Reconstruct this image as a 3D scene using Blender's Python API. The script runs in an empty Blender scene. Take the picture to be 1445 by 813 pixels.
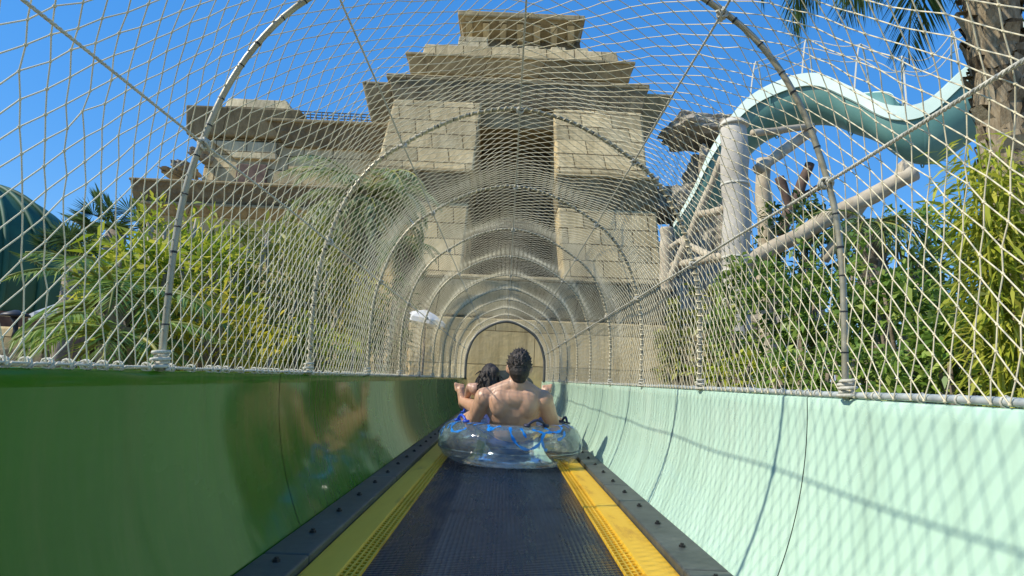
import bpy, math, random
import numpy as np
from mathutils import Vector, Matrix, noise

random.seed(7)
RNG = np.random.default_rng(11)
scene = bpy.context.scene
COL = scene.collection
PI = math.pi

# ------------------------------------------------------------------ camera
F_PX, CX, CY = 861.0, 722.5, 406.5           # focal length and centre of the 1445 x 813 photograph
VPX, VPY, ROLL = 712.0, 535.0, math.radians(2.4)
_F = Vector(((VPX - CX) / F_PX, (CY - VPY) / F_PX, -1)).normalized()
_U = Vector((math.sin(ROLL), math.cos(ROLL), 0))
_U = (_U - _U.dot(_F) * _F).normalized()
_X = _F.cross(_U)
CAM_ROT = Matrix((_X, _F, _U))                # camera space -> world space


def survey(px, py, dist):
    """world point seen at a picture position at a given distance along the slide"""
    w = CAM_ROT @ Vector(((px - CX) / F_PX, (CY - py) / F_PX, -1))
    return w * (dist / w.y)


cam_data = bpy.data.cameras.new('camera')
cam_data.sensor_width = 36
cam_data.lens = 36 * F_PX / 1445
cam_data.clip_start = 0.02
cam_data.clip_end = 4000
cam = bpy.data.objects.new('camera', cam_data)
COL.objects.link(cam)
cam.matrix_world = CAM_ROT.to_4x4()
scene.camera = cam


# ------------------------------------------------------------------ mesh helpers
class MB:
    def __init__(self):
        self.v = []
        self.f = []

    def add(self, verts, faces):
        b = len(self.v)
        self.v.extend([tuple(p) for p in verts])
        self.f.extend([tuple(i + b for i in f) for f in faces])

    def box(self, x0, x1, y0, y1, z0, z1):
        self.hexa([(x0, y0, z0), (x1, y0, z0), (x1, y1, z0), (x0, y1, z0),
                   (x0, y0, z1), (x1, y0, z1), (x1, y1, z1), (x0, y1, z1)])

    def hexa(self, c):
        self.add(c, [(0, 3, 2, 1), (4, 5, 6, 7), (0, 1, 5, 4), (1, 2, 6, 5), (2, 3, 7, 6), (3, 0, 4, 7)])

    def tube(self, pts, rad, n=8, cap=True):
        pts = [Vector(p) for p in pts]
        m = len(pts)
        rads = rad if hasattr(rad, '__len__') else [rad] * m
        t = [(pts[min(i + 1, m - 1)] - pts[max(i - 1, 0)]).normalized() for i in range(m)]
        a = Vector((0, 0, 1)) if abs(t[0].z) < .9 else Vector((1, 0, 0))
        nrm = (a - a.dot(t[0]) * t[0]).normalized()
        vs, fs = [], []
        for i in range(m):
            nrm = (nrm - nrm.dot(t[i]) * t[i]).normalized()
            b = t[i].cross(nrm)
            for k in range(n):
                ang = 2 * PI * k / n
                vs.append(pts[i] + (nrm * math.cos(ang) + b * math.sin(ang)) * rads[i])
        for i in range(m - 1):
            for k in range(n):
                k2 = (k + 1) % n
                fs.append((i * n + k, i * n + k2, (i + 1) * n + k2, (i + 1) * n + k))
        if cap:
            fs.append(tuple(reversed(range(n))))
            fs.append(tuple((m - 1) * n + k for k in range(n)))
        self.add(vs, fs)

    def ellipsoid(self, c, r, rot=None, nu=14, nv=10):
        c = Vector(c)
        vs, fs = [], []
        for j in range(1, nv):
            th = PI * j / nv
            for i in range(nu):
                ph = 2 * PI * i / nu
                p = Vector((r[0] * math.sin(th) * math.cos(ph), r[1] * math.sin(th) * math.sin(ph), r[2] * math.cos(th)))
                if rot is not None:
                    p = rot @ p
                vs.append(c + p)
        top = Vector((0, 0, r[2])); bot = -top
        if rot is not None:
            top = rot @ top; bot = rot @ bot
        vs += [c + top, c + bot]
        T, B = len(vs) - 2, len(vs) - 1
        for j in range(nv - 2):
            for i in range(nu):
                i2 = (i + 1) % nu
                fs.append((j * nu + i, (j + 1) * nu + i, (j + 1) * nu + i2, j * nu + i2))
        for i in range(nu):
            i2 = (i + 1) % nu
            fs.append((T, i, i2))
            fs.append((B, (nv - 2) * nu + i2, (nv - 2) * nu + i))
        self.add(vs, fs)

    def build(self, name, mat, parent=None, smooth=False):
        return mesh_obj(name, self.v, self.f, mat, parent, smooth)


def mesh_obj(name, v, f, mat, parent=None, smooth=False):
    me = bpy.data.meshes.new(name)
    off = parent.location if parent is not None else Vector((0, 0, 0))
    if parent is not None and parent.parent is not None:
        off = off + parent.parent.location
    if len(v):
        arr = np.array(v, dtype=np.float64) - np.array(off[:])
        if isinstance(f, np.ndarray):
            n, k = f.shape
            me.vertices.add(len(arr)); me.vertices.foreach_set('co', arr.astype(np.float32).ravel())
            me.loops.add(n * k); me.loops.foreach_set('vertex_index', f.astype(np.int32).ravel())
            me.polygons.add(n)
            me.polygons.foreach_set('loop_start', np.arange(0, n * k, k, dtype=np.int32))
            me.update(calc_edges=True)
        else:
            me.from_pydata(arr.tolist(), [], f)
    if smooth:
        me.polygons.foreach_set('use_smooth', [True] * len(me.polygons))
    me.materials.append(mat)
    o = bpy.data.objects.new(name, me)
    COL.objects.link(o)
    if parent is not None:
        o.parent = parent
    return o


def tag(o, label, cat, group=None, kind=None):
    o['label'] = label
    if cat:
        o['category'] = cat
    if group:
        o['group'] = group
    if kind:
        o['kind'] = kind
    return o


def thing(name, label, cat, loc=(0, 0, 0), group=None):
    o = bpy.data.objects.new(name, None)
    o.empty_display_size = .1
    COL.objects.link(o)
    o.location = loc
    return tag(o, label, cat, group)


def structure(o):
    o['kind'] = 'structure'
    return o


def bevel(o, w=.02, seg=2):
    m = o.modifiers.new('bevel', 'BEVEL')
    m.width = w; m.segments = seg; m.limit_method = 'ANGLE'; m.angle_limit = math.radians(35)
    return o


def smoothcurve(pts, n):
    """Catmull-Rom through the points"""
    P = [Vector(p) for p in pts]
    P = [2 * P[0] - P[1]] + P + [2 * P[-1] - P[-2]]
    out = []
    segs = len(P) - 3
    for k in range(n + 1):
        t = k / n * segs
        i = min(int(t), segs - 1); t -= i
        a, b, c, d = P[i:i + 4]
        out.append(.5 * ((2 * b) + (c - a) * t + (2 * a - 5 * b + 4 * c - d) * t * t + (3 * b - a - 3 * c + d) * t ** 3))
    return out


# ------------------------------------------------------------------ materials
class NT:
    def __init__(self, name):
        self.m = bpy.data.materials.new(name)
        self.m.use_nodes = True
        self.t = self.m.node_tree
        self.b = self.t.nodes['Principled BSDF']
        self.out = self.t.nodes['Material Output']

    def n(self, typ, **kw):
        nd = self.t.nodes.new(typ)
        for k, v in kw.items():
            setattr(nd, k, v)
        return nd

    def l(self, a, b):
        self.t.links.new(a, b)

    def obj(self):
        return self.n('ShaderNodeTexCoord').outputs['Object']

    def noise(self, vec, scale, detail=4, rough=.55):
        nd = self.n('ShaderNodeTexNoise')
        nd.inputs['Scale'].default_value = scale
        nd.inputs['Detail'].default_value = detail
        nd.inputs['Roughness'].default_value = rough
        if vec is not None:
            self.l(vec, nd.inputs['Vector'])
        return nd.outputs['Fac']

    def ramp(self, fac, stops):
        nd = self.n('ShaderNodeValToRGB')
        e = nd.color_ramp.elements
        e[0].position, e[0].color = stops[0][0], (*stops[0][1], 1)
        e[1].position, e[1].color = stops[-1][0], (*stops[-1][1], 1)
        for p, c in stops[1:-1]:
            x = e.new(p); x.color = (*c, 1)
        self.l(fac, nd.inputs['Fac'])
        return nd.outputs['Color']

    def mix(self, fac, a, b, mode='MIX'):
        nd = self.n('ShaderNodeMix', data_type='RGBA', blend_type=mode)
        for s, x in ((0, fac), (6, a), (7, b)):
            if hasattr(x, 'is_linked'):
                self.l(x, nd.inputs[s])
            elif s == 0:
                nd.inputs[0].default_value = x
            else:
                nd.inputs[s].default_value = (*x, 1)
        return nd.outputs[2]

    def math(self, op, a, b=0.0):
        nd = self.n('ShaderNodeMath', operation=op)
        for s, x in ((0, a), (1, b)):
            if hasattr(x, 'is_linked'):
                self.l(x, nd.inputs[s])
            else:
                nd.inputs[s].default_value = x
        return nd.outputs[0]

    def bump(self, h, strength=.3, dist=.02):
        nd = self.n('ShaderNodeBump')
        nd.inputs['Strength'].default_value = strength
        nd.inputs['Distance'].default_value = dist
        self.l(h, nd.inputs['Height'])
        self.l(nd.outputs[0], self.b.inputs['Normal'])
        return nd

    def set(self, color=None, rough=None, metal=None, coat=None, spec=None):
        if color is not None:
            if hasattr(color, 'is_linked'):
                self.l(color, self.b.inputs['Base Color'])
            else:
                self.b.inputs['Base Color'].default_value = (*color, 1)
        if rough is not None:
            if hasattr(rough, 'is_linked'):
                self.l(rough, self.b.inputs['Roughness'])
            else:
                self.b.inputs['Roughness'].default_value = rough
        if metal is not None:
            self.b.inputs['Metallic'].default_value = metal
        if coat is not None:
            self.b.inputs['Coat Weight'].default_value = coat
            self.b.inputs['Coat Roughness'].default_value = .05
        if spec is not None:
            self.b.inputs['Specular IOR Level'].default_value = spec
        return self.m


def mat_plain(name, c1, c2, scale=8, rough=.6, bump=0.0, bscale=None, metal=0, coat=0):
    t = NT(name)
    v = t.obj()
    col = t.ramp(t.noise(v, scale, 5), [(.3, c1), (.7, c2)])
    if bump:
        t.bump(t.noise(v, bscale or scale * 4, 5), bump, .01)
    return t.set(col, rough, metal, coat if coat else None)


def mat_stone(name, c1, c2, c3, block=(.78, .4), mortar=.014, rough_amt=.6, blocks=True, stain=.55):
    t = NT(name)
    v = t.obj()
    sep = t.n('ShaderNodeSeparateXYZ'); t.l(v, sep.inputs[0])
    big = t.noise(v, .35, 3)
    med = t.noise(v, 1.8, 6, .65)
    col = t.ramp(med, [(.25, c1), (.5, c2), (.78, c3)])
    # vertical weather streaks
    mp = t.n('ShaderNodeMapping'); mp.inputs['Scale'].default_value = (2.6, 2.6, .22)
    t.l(v, mp.inputs['Vector'])
    streak = t.noise(mp.outputs[0], 1.9, 8, .75)
    sf = t.ramp(streak, [(.42, (1.06, 1.05, 1.02)), (.68, (stain, stain * .95, stain * .86))])
    col = t.mix(.8, col, sf, 'MULTIPLY')
    bf = t.ramp(big, [(.3, (.72, .72, .74)), (.7, (1.08, 1.05, 1.0))])
    col = t.mix(.7, col, bf, 'MULTIPLY')
    fine = t.noise(v, 9, 8, .7)
    h = fine
    if blocks:
        u = t.math('ADD', sep.outputs[0], t.math('MULTIPLY', sep.outputs[1], .77))
        wob = t.math('MULTIPLY', t.math('SUBTRACT', t.noise(v, 1.2, 3), .5), .05)
        cmb = t.n('ShaderNodeCombineXYZ')
        t.l(t.math('ADD', u, wob), cmb.inputs[0]); t.l(t.math('ADD', sep.outputs[2], wob), cmb.inputs[1])
        br = t.n('ShaderNodeTexBrick')
        t.l(cmb.outputs[0], br.inputs['Vector'])
        br.inputs['Scale'].default_value = 1
        br.inputs['Brick Width'].default_value = block[0]
        br.inputs['Row Height'].default_value = block[1]
        br.inputs['Mortar Size'].default_value = mortar
        br.inputs['Mortar Smooth'].default_value = .3
        br.inputs['Color1'].default_value = (.62, .63, .63, 1)
        br.inputs['Color2'].default_value = (1.06, 1.03, .98, 1)
        br.inputs['Mortar'].default_value = (.22, .2, .17, 1)
        col = t.mix(1, col, br.outputs['Color'], 'MULTIPLY')
        h = t.math('SUBTRACT', t.math('MULTIPLY', fine, .5), t.math('MULTIPLY', br.outputs['Fac'], .9))
    else:
        vo = t.n('ShaderNodeTexVoronoi'); vo.inputs['Scale'].default_value = 5.5
        t.l(v, vo.inputs['Vector'])
        h = t.math('ADD', t.math('MULTIPLY', fine, .6), vo.outputs['Distance'])
    t.bump(h, rough_amt, .06)
    return t.set(col, .92, spec=.2)


def mat_leaf(name, c1, c2, c3, trans=.35, rough=.45):
    t = NT(name)
    g = t.n('ShaderNodeNewGeometry')
    col = t.ramp(g.outputs['Random Per Island'], [(.05, c1), (.55, c2), (.95, c3)])
    nz = t.noise(t.obj(), 1.6, 3)
    col = t.mix(.8, col, t.ramp(nz, [(.3, (.55, .6, .55)), (.7, (1.2, 1.15, 1.0))]), 'MULTIPLY')
    t.set(col, rough, spec=.35)
    tr = t.n('ShaderNodeBsdfTranslucent'); t.l(col, tr.inputs['Color'])
    ad = t.n('ShaderNodeMixShader'); ad.inputs[0].default_value = trans
    t.l(t.b.outputs[0], ad.inputs[1]); t.l(tr.outputs[0], ad.inputs[2])
    t.l(ad.outputs[0], t.out.inputs['Surface'])
    return t.m


M = {}
M['stone_block'] = mat_stone('sandstone_blocks', (.6, .48, .26), (.74, .61, .36), (.85, .73, .46), rough_amt=.7)
M['stone_base'] = mat_stone('sandstone_base', (.7, .53, .25), (.82, .64, .33), (.88, .72, .42), (1.7, .72), .008, rough_amt=.5)
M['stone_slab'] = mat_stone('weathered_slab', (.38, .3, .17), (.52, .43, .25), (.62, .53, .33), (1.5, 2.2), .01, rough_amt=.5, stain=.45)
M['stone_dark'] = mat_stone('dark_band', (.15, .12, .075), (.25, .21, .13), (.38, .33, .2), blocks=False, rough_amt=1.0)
M['stone_light'] = mat_stone('pale_blocks', (.64, .54, .33), (.74, .65, .42), (.82, .74, .52), (.8, .36), .012)
M['rock'] = mat_stone('rock_face', (.32, .28, .23), (.44, .4, .32), (.55, .5, .42), blocks=False, rough_amt=1.0)
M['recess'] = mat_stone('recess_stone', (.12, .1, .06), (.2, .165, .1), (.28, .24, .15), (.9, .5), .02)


def mat_fibreglass(name, c1, c2, stainc, coat=1.0, amt=.5, spec=.5):
    t = NT(name)
    v = t.obj()
    mp = t.n('ShaderNodeMapping'); mp.inputs['Scale'].default_value = (1, .5, 1); t.l(v, mp.inputs['Vector'])
    n1 = t.noise(mp.outputs[0], 2.2, 6, .6)
    col = t.ramp(n1, [(.3, c1), (.7, c2)])
    mp2 = t.n('ShaderNodeMapping'); mp2.inputs['Scale'].default_value = (1.2, 5.5, .7); t.l(v, mp2.inputs['Vector'])
    st = t.math('MULTIPLY', t.ramp(t.noise(mp2.outputs[0], 1.3, 7, .7), [(.5, (0, 0, 0)), (.8, (1, 1, 1))]), amt)
    col = t.mix(st, col, stainc)
    fine = t.noise(v, 60, 3)
    t.set(col, t.math('ADD', t.math('MULTIPLY', n1, .22), .16), coat=coat, spec=spec)
    t.b.inputs['Coat Roughness'].default_value = .07
    mp3 = t.n('ShaderNodeMapping'); mp3.inputs['Scale'].default_value = (1, 2.6, .5); t.l(v, mp3.inputs['Vector'])
    wav = t.noise(mp3.outputs[0], 2.3, 3)
    t.bump(t.math('ADD', wav, t.math('MULTIPLY', fine, .006)), .5, .045)
    return t.m


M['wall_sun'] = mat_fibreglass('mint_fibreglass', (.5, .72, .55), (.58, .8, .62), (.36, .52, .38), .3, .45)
M['wall_shade'] = mat_fibreglass('shaded_mint_fibreglass', (.035, .135, .006), (.058, .19, .012), (.13, .17, .03), .5, .5, .03)  # mint wall in shade: the shade is mixed into this darker green
M['seal'] = mat_plain('joint_seal', (.012, .03, .018), (.03, .055, .04), 20, .7)
M['net'] = mat_plain('net_cord', (.6, .52, .32), (.88, .79, .55), 2.2, .8)
M['rope'] = mat_plain('rope', (.5, .48, .39), (.66, .63, .52), 60, .85, .3, 200)
M['ropegrey'] = mat_plain('rim_pipe', (.36, .4, .38), (.5, .53, .5), 14, .55, .15, 60)
M['steel'] = mat_plain('hoop_steel', (.3, .27, .18), (.46, .42, .3), 12, .36, .1, 60, metal=.35)
M['darksteel'] = mat_plain('dark_hoop', (.08, .08, .07), (.13, .13, .11), 12, .5, metal=0)
M['black'] = mat_plain('black_tie', (.015, .015, .015), (.03, .03, .03), 12, .5)
M['ground'] = mat_plain('sandy_ground', (.22, .18, .12), (.36, .3, .21), 1.2, .95, .4, 14)
M['bark'] = mat_plain('bark', (.17, .13, .09), (.34, .28, .2), 9, .9, .8, 30)
M['palebark'] = mat_plain('pale_bark', (.32, .27, .2), (.5, .44, .34), 9, .9, .8, 30)


def mat_shag():
    t = NT('palm_trunk_fibre')
    v = t.obj()
    mp = t.n('ShaderNodeMapping'); mp.inputs['Scale'].default_value = (1, 1, .22); t.l(v, mp.inputs['Vector'])
    f = t.noise(mp.outputs[0], 42, 6, .7)
    g_ = t.n('ShaderNodeNewGeometry')
    col = t.ramp(t.math('ADD', t.math('MULTIPLY', f, .65), t.math('MULTIPLY', g_.outputs['Random Per Island'], .35)),
                 [(.3, (.07, .05, .03)), (.5, (.27, .21, .13)), (.72, (.52, .44, .3))])
    t.bump(f, .9, .01)
    return t.set(col, .95, spec=.1)


M['shag'] = mat_shag()
M['log'] = mat_plain('log_wood', (.36, .29, .19), (.58, .5, .36), 5, .8, .5, 26)
M['column'] = mat_plain('column_concrete', (.42, .38, .31), (.6, .56, .47), 3, .85, .5, 18)
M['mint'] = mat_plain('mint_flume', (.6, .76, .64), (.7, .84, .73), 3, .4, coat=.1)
M['teal'] = mat_plain('shaded_flume_underside', (.1, .26, .23), (.16, .34, .3), 2, .5)  # shadow under the flume put into the colour, darker than the mint rim
M['dome'] = mat_plain('dark_green_shell', (.012, .07, .035), (.025, .12, .06), 1.5, .65, coat=0)
M['canvas'] = mat_plain('white_canvas', (.75, .74, .7), (.82, .81, .78), 6, .8, .1)
M['greycanvas'] = mat_plain('grey_canvas', (.3, .34, .38), (.4, .44, .48), 6, .8, .1)
M['brown'] = mat_plain('brown_timber', (.08, .05, .035), (.16, .1, .07), 6, .8, .5)

# leaves
M['lf_lime'] = mat_leaf('lime_leaves', (.16, .27, .02), (.45, .52, .045), (.72, .68, .1), .42)
M['lf_yel'] = mat_leaf('yellow_leaves', (.32, .34, .02), (.55, .5, .04), (.72, .58, .07), .4)
M['lf_olive'] = mat_leaf('olive_leaves', (.14, .18, .03), (.3, .33, .06), (.5, .48, .13), .35)
M['lf_dark'] = mat_leaf('dark_leaves', (.05, .1, .025), (.11, .19, .045), (.22, .31, .08), .35)
M['lf_mid'] = mat_leaf('green_leaves', (.1, .2, .035), (.22, .36, .06), (.45, .54, .13), .35)
M['lf_palm'] = mat_leaf('palm_leaves', (.045, .1, .03), (.095, .18, .055), (.2, .3, .1), .3)
M['lf_date'] = mat_leaf('date_leaves', (.2, .27, .1), (.4, .47, .22), (.6, .64, .4), .3)
M['lf_dry'] = mat_leaf('dry_leaves', (.2, .15, .07), (.32, .25, .12), (.42, .34, .18), .3)
M['lf_bamboo'] = mat_leaf('bamboo_leaves', (.26, .34, .03), (.5, .54, .06), (.7, .66, .14), .45)
# ------------------------------------------------------------------ sky and sun
SUN_DIR = Vector((-1.0, -.29, .95)).normalized()         # towards the sun
elev = math.asin(SUN_DIR.z)
world = bpy.data.worlds.new('World')
scene.world = world
world.use_nodes = True
wn = world.node_tree
bg = wn.nodes['Background']
sky = wn.nodes.new('ShaderNodeTexSky')
sky.sky_type = 'NISHITA'
sky.sun_disc = False
sky.sun_elevation = elev
sky.sun_rotation = math.atan2(SUN_DIR.x, SUN_DIR.y)
sky.altitude = 0
sky.air_density = 1.25
sky.dust_density = .25
sky.ozone_density = 3.0
hsv = wn.nodes.new('ShaderNodeHueSaturation')
hsv.inputs['Saturation'].default_value = 1.3
hsv.inputs['Hue'].default_value = .492
hsv.inputs['Value'].default_value = 1.2
wn.links.new(sky.outputs[0], hsv.inputs['Color'])
mixn = wn.nodes.new('ShaderNodeMix'); mixn.data_type = 'RGBA'
mixn.inputs[0].default_value = .62
wn.links.new(hsv.outputs[0], mixn.inputs[6])
mixn.inputs[7].default_value = (.36, 1.95, 5.9, 1)
wn.links.new(mixn.outputs[2], bg.inputs['Color'])
bg.inputs['Strength'].default_value = .15
sd = bpy.data.lights.new('sun', 'SUN')
sd.energy = 5.0
sd.angle = math.radians(.53)
sd.color = (1, .93, .8)
so = bpy.data.objects.new('sun', sd)
COL.objects.link(so)
so.rotation_euler = SUN_DIR.to_track_quat('Z', 'Y').to_euler()

# ------------------------------------------------------------------ ground
GZ = -1.15
g = MB()
g.add([(-1500, -300, GZ), (1500, -300, GZ), (1500, 3000, GZ), (-1500, 3000, GZ)], [(0, 1, 2, 3)])
structure(g.build('ground', M['ground']))

# ------------------------------------------------------------------ conveyor lift
H = -.55
Y0, Y1 = -1.0, 13.05


def mat_belt():
    t = NT('belt_rubber')
    v = t.obj()
    sep = t.n('ShaderNodeSeparateXYZ'); t.l(v, sep.inputs[0])
    gx = t.math('SINE', t.math('MULTIPLY', sep.outputs[0], PI / .0165))
    gy = t.math('SINE', t.math('MULTIPLY', sep.outputs[1], PI / .0165))
    h = t.math('ADD', t.math('MULTIPLY', t.math('ABSOLUTE', gx), .6), t.math('MULTIPLY', t.math('ABSOLUTE', gy), .8))
    mp = t.n('ShaderNodeMapping'); mp.inputs['Scale'].default_value = (3, .5, 1); t.l(v, mp.inputs['Vector'])
    wear = t.noise(mp.outputs[0], 2.4, 7, .65)
    col = t.ramp(wear, [(.3, (.003, .007, .014)), (.6, (.008, .018, .034)), (.88, (.028, .048, .07))])
    col = t.mix(t.ramp(h, [(.25, (.95, .95, .95)), (.8, (0, 0, 0))]), col, (.002, .003, .004))
    t.bump(h, .8, .004)
    return t.set(col, t.math('ADD', t.ramp(wear, [(.38, (.0, .0, .0)), (.62, (.45, .45, .45))]), .12), spec=.4)


def mat_yellow():
    t = NT('yellow_edge')
    v = t.obj()
    mp = t.n('ShaderNodeMapping'); mp.inputs['Scale'].default_value = (2, .4, 1); t.l(v, mp.inputs['Vector'])
    w = t.noise(mp.outputs[0], 5, 7, .7)
    col = t.ramp(w, [(.3, (.42, .19, .008)), (.45, (.74, .43, .02)), (.8, (.82, .51, .04))])
    return t.set(col, .45)


def mat_rail():
    t = NT('grey_rail')
    v = t.obj()
    w = t.noise(v, 6, 7, .7)
    col = t.ramp(w, [(.3, (.045, .05, .045)), (.6, (.08, .088, .08)), (.85, (.15, .155, .14))])
    t.bump(t.noise(v, 40, 4), .2, .004)
    return t.set(col, .5)


M['belt'] = mat_belt(); M['yellow'] = mat_yellow(); M['rail'] = mat_rail()
conv = thing('conveyor_lift', 'dark ribbed conveyor belt with yellow edges and bolted grey rails, carrying the tube', 'conveyor', (0, 0, H))
m = MB()
m.add([(-.372, Y0, H), (.372, Y0, H), (.372, Y1, H), (-.372, Y1, H)], [(0, 1, 2, 3)])
m.build('belt', M['belt'], conv)
m = MB()
m.box(-.66, .66, Y0, Y1, H - .1, H - .02)
m.build('belt_bed', M['black'], conv)
for s in (-1, 1):
    # plain yellow strip
    m = MB()
    xs = sorted((s * .427, s * .53))
    m.box(xs[0], xs[1], Y0, Y1, H - .02, H + .012)
    ys = bevel(m.build('edge_strip', M['yellow'], conv), .004, 2)
    # perforated grille: bars of yellow over the dark bed
    pitch = .03
    nrow = 3
    v, f = [], []
    n = int((min(Y1, 9.0) - Y0) / pitch)
    mb = MB()
    wid = .0535 / nrow
    for r in range(nrow + 1):
        x = s * (.3735 + r * wid)
        xa, xb = sorted((x - .0028, x + .0028))
        mb.box(xa, xb, Y0, Y1, H - .018, H + .0085)
    for k in range(n):
        for r in range(nrow):
            y = Y0 + k * pitch + (pitch / 2 if r % 2 else 0)
            xa, xb = sorted((s * (.3763 + r * wid), s * (.3707 + (r + 1) * wid)))
            mb.box(xa, xb, y, y + .0085, H - .016, H + .0075)
    mb.box(*sorted((s * .376, s * .4265)), 9.1, Y1, H - .016, H + .007)
    gr = mb.build('perforated_grille', M['yellow'], conv)
    m = MB()
    xs = sorted((s * .5335, s * .665))
    seg = 1.42
    y = Y0
    while y < Y1:
        y2 = min(y + seg - .006, Y1)
        m.box(xs[0], xs[1], y, y2, H - .02, H + .034)
        y += seg
    rail = bevel(m.build('edge_rail', M['rail'], conv), .006, 2)
    bolt = None
    y = Y0 + .2
    while y < Y1:
        if bolt is None:
            m = MB()
            x = s * .6
            m.tube([(x, y, H + .033), (x, y, H + .0405), (x, y, H + .041), (x, y, H + .0465)], [.011, .011, .0065, .006], 6)
            bolt = b_ = m.build('bolt', M['black'], rail)
            y_first = y
        else:
            b_ = bolt.copy(); COL.objects.link(b_); b_.parent = rail
            b_.location = (0, y - y_first, 0); b_.rotation_euler = (0, 0, 0)
        y += .32

# ------------------------------------------------------------------ flume walls
RZ = -.018                                     # rim height


def wall_profile(s, n=18):
    R = 1.15
    out = []
    for i in range(n + 1):
        z = (H + .01) + (RZ - H - .01) * i / n
        d = RZ - z
        x = .787 - (R - math.sqrt(max(R * R - d * d, 0)))
        out.append((s * x, z))
    out += [(s * .790, RZ + .004), (s * .82, RZ + .005), (s * .824, RZ - .03)]
    return out


def make_wall(s, label, mat, first):
    w = thing('flume_wall', label, 'slide wall', (s * .787, 0, RZ))
    L = 1.06 * 1.16
    prof = wall_profile(s)
    edges = [first + k * L for k in range(-3, 12)]
    edges = [e for e in edges if Y0 < e < Y1]
    bounds = [Y0] + edges + [Y1]
    for a, b in zip(bounds[:-1], bounds[1:]):
        v, f = [], []
        ys = np.linspace(a + .0024, b - .0024, 5)
        for y in ys:
            for (x, z) in prof:
                v.append((x, y, z))
        n = len(prof)
        for i in range(len(ys) - 1):
            for k in range(n - 1):
                f.append((i * n + k, i * n + k + 1, (i + 1) * n + k + 1, (i + 1) * n + k))
        o = mesh_obj('wall_panel', v, f, mat, w, True)
    for e in edges:
        v, f = [], []
        for y in (e - .03, e + .03):
            for (x, z) in prof[:-2]:
                v.append((x + s * .004, y, z - .002))
        n = len(prof) - 2
        for k in range(n - 1):
            f.append((k, k + 1, n + k + 1, n + k))
        mesh_obj('joint_seal', v, f, M['seal'], w, True)
    return w


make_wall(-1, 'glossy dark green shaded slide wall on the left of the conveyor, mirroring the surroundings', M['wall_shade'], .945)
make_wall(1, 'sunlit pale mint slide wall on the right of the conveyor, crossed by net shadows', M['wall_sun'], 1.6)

# ------------------------------------------------------------------ hoops, ropes, net
HW = .785
HALF = [(1.0, 0), (1.005, .2), (1.005, .4), (.99, .57), (.955, .72), (.905, .875), (.83, 1.02), (.73, 1.145), (.6, 1.245), (.44, 1.345), (.25, 1.43), (0, 1.475)]
prof_pts = [(-x, z) for x, z in HALF] + [(x, z) for x, z in reversed(HALF[:-1])]
dense = smoothcurve([(x, 0, z) for x, z in prof_pts], 480)
dx = np.array([p.x for p in dense]) * HW
dz = np.array([p.z for p in dense]) * HW + RZ + .006
ds = np.concatenate([[0], np.cumsum(np.hypot(np.diff(dx), np.diff(dz)))])
PERIM = ds[-1]


def prof(t):
    s = np.asarray(t) * PERIM
    return np.interp(s, ds, dx), np.interp(s, ds, dz)


D1, SP, NH = 1.41, 1.06, 11
HOOPS = [D1 + SP * i for i in range(NH)]
YEND = HOOPS[-1] + .02
names = ['nearest', 'second', 'third', 'fourth', 'fifth', 'sixth', 'seventh', 'eighth', 'ninth', 'tenth', 'eleventh']
ROPE_T = []
for tx, tz in ((-.96, .70), (-.60, 1.245), (.02, 1.475), (.65, 1.21), (.975, .66)):
    ROPE_T.append(float(ds[np.argmin((dx / HW - tx) ** 2 + ((dz - RZ) / HW - tz) ** 2)] / PERIM))

for i, y in enumerate(HOOPS):
    last = i == NH - 1
    lab = (('%s pale metal hoop along the slide, counted from the near end of the net' % names[i])) if not last else \
        'dark farthest hoop closing the net tunnel at the tower wall'
    t = thing('net_hoop', lab, 'metal hoop', (0, y, RZ), 'hoops carrying the net tunnel')
    tt = np.linspace(0, 1, 90)
    x, z = prof(tt)
    q_ = .004 if not last else .03
    pts = [(a * (1 - q_), y - (.06 if last else 0), b - (.03 if last else 0)) for a, b in zip(x, z)]
    pts[0] = (pts[0][0], y, RZ + .005); pts[-1] = (pts[-1][0], y, RZ + .005)
    m = MB(); m.tube(pts, .0074 if not last else .026, 10)
    m.build('hoop_tube', M['steel'] if not last else M['darksteel'], t, True)
    if last:
        continue
    if 1 <= i < NH - 1:
        m = MB()
        nn = 760 if i < 6 else 420
        tq = np.linspace(.004, .996, nn)
        xq, zq = prof(tq)
        ang = np.linspace(0, 2 * PI * (nn / 7), nn)
        rw = .0125
        m.tube([(a * (1 - .004) + a / 1.0 * rw * math.cos(g_), y + rw * 1.25 * math.sin(g_), b + .5 * rw * math.cos(g_)) for a, b, g_ in zip(xq, zq, ang)], .0026, 4)
        m.build('net_lacing', M['net'], t)
    # cable ties
    for q in (np.linspace(.035, .965, 38) if i < 4 else []):
        q = q + random.uniform(-.006, .006)
        w_ = random.choice((.0005, .0005, .0008))
        (xa, xb), (za, zb) = prof([q - w_, q + w_])
        m = MB()
        m.tube([(xa * .996, y, za), (xb * .996, y, zb)], .0086, 8)
        if random.random() < .2:
            c = prof(q)
            nx, nz = -float(c[0]), -float(c[1]) + .2
            l = math.hypot(nx, nz)
            m.tube([(float(c[0]) * .996, y - .007, float(c[1])), (float(c[0]) + nx / l * .02, y - .025, float(c[1]) + nz / l * .02)], .0012, 4)
        m.build('cable_tie', M['black'], t)
    # flanged feet
    for s in (-1, 1):
        m = MB()
        m.tube([(s * HW + (.014 + .004 * math.sin(j * 1.7)) * math.cos(j * .7), y + (.02 + .012 * math.sin(j * .31)) * math.sin(j * .7), RZ + .008 + .0009 * j) for j in range(46)], .0042, 6)
        m.build('foot_lashing', M['rope'], t, True)


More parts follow.
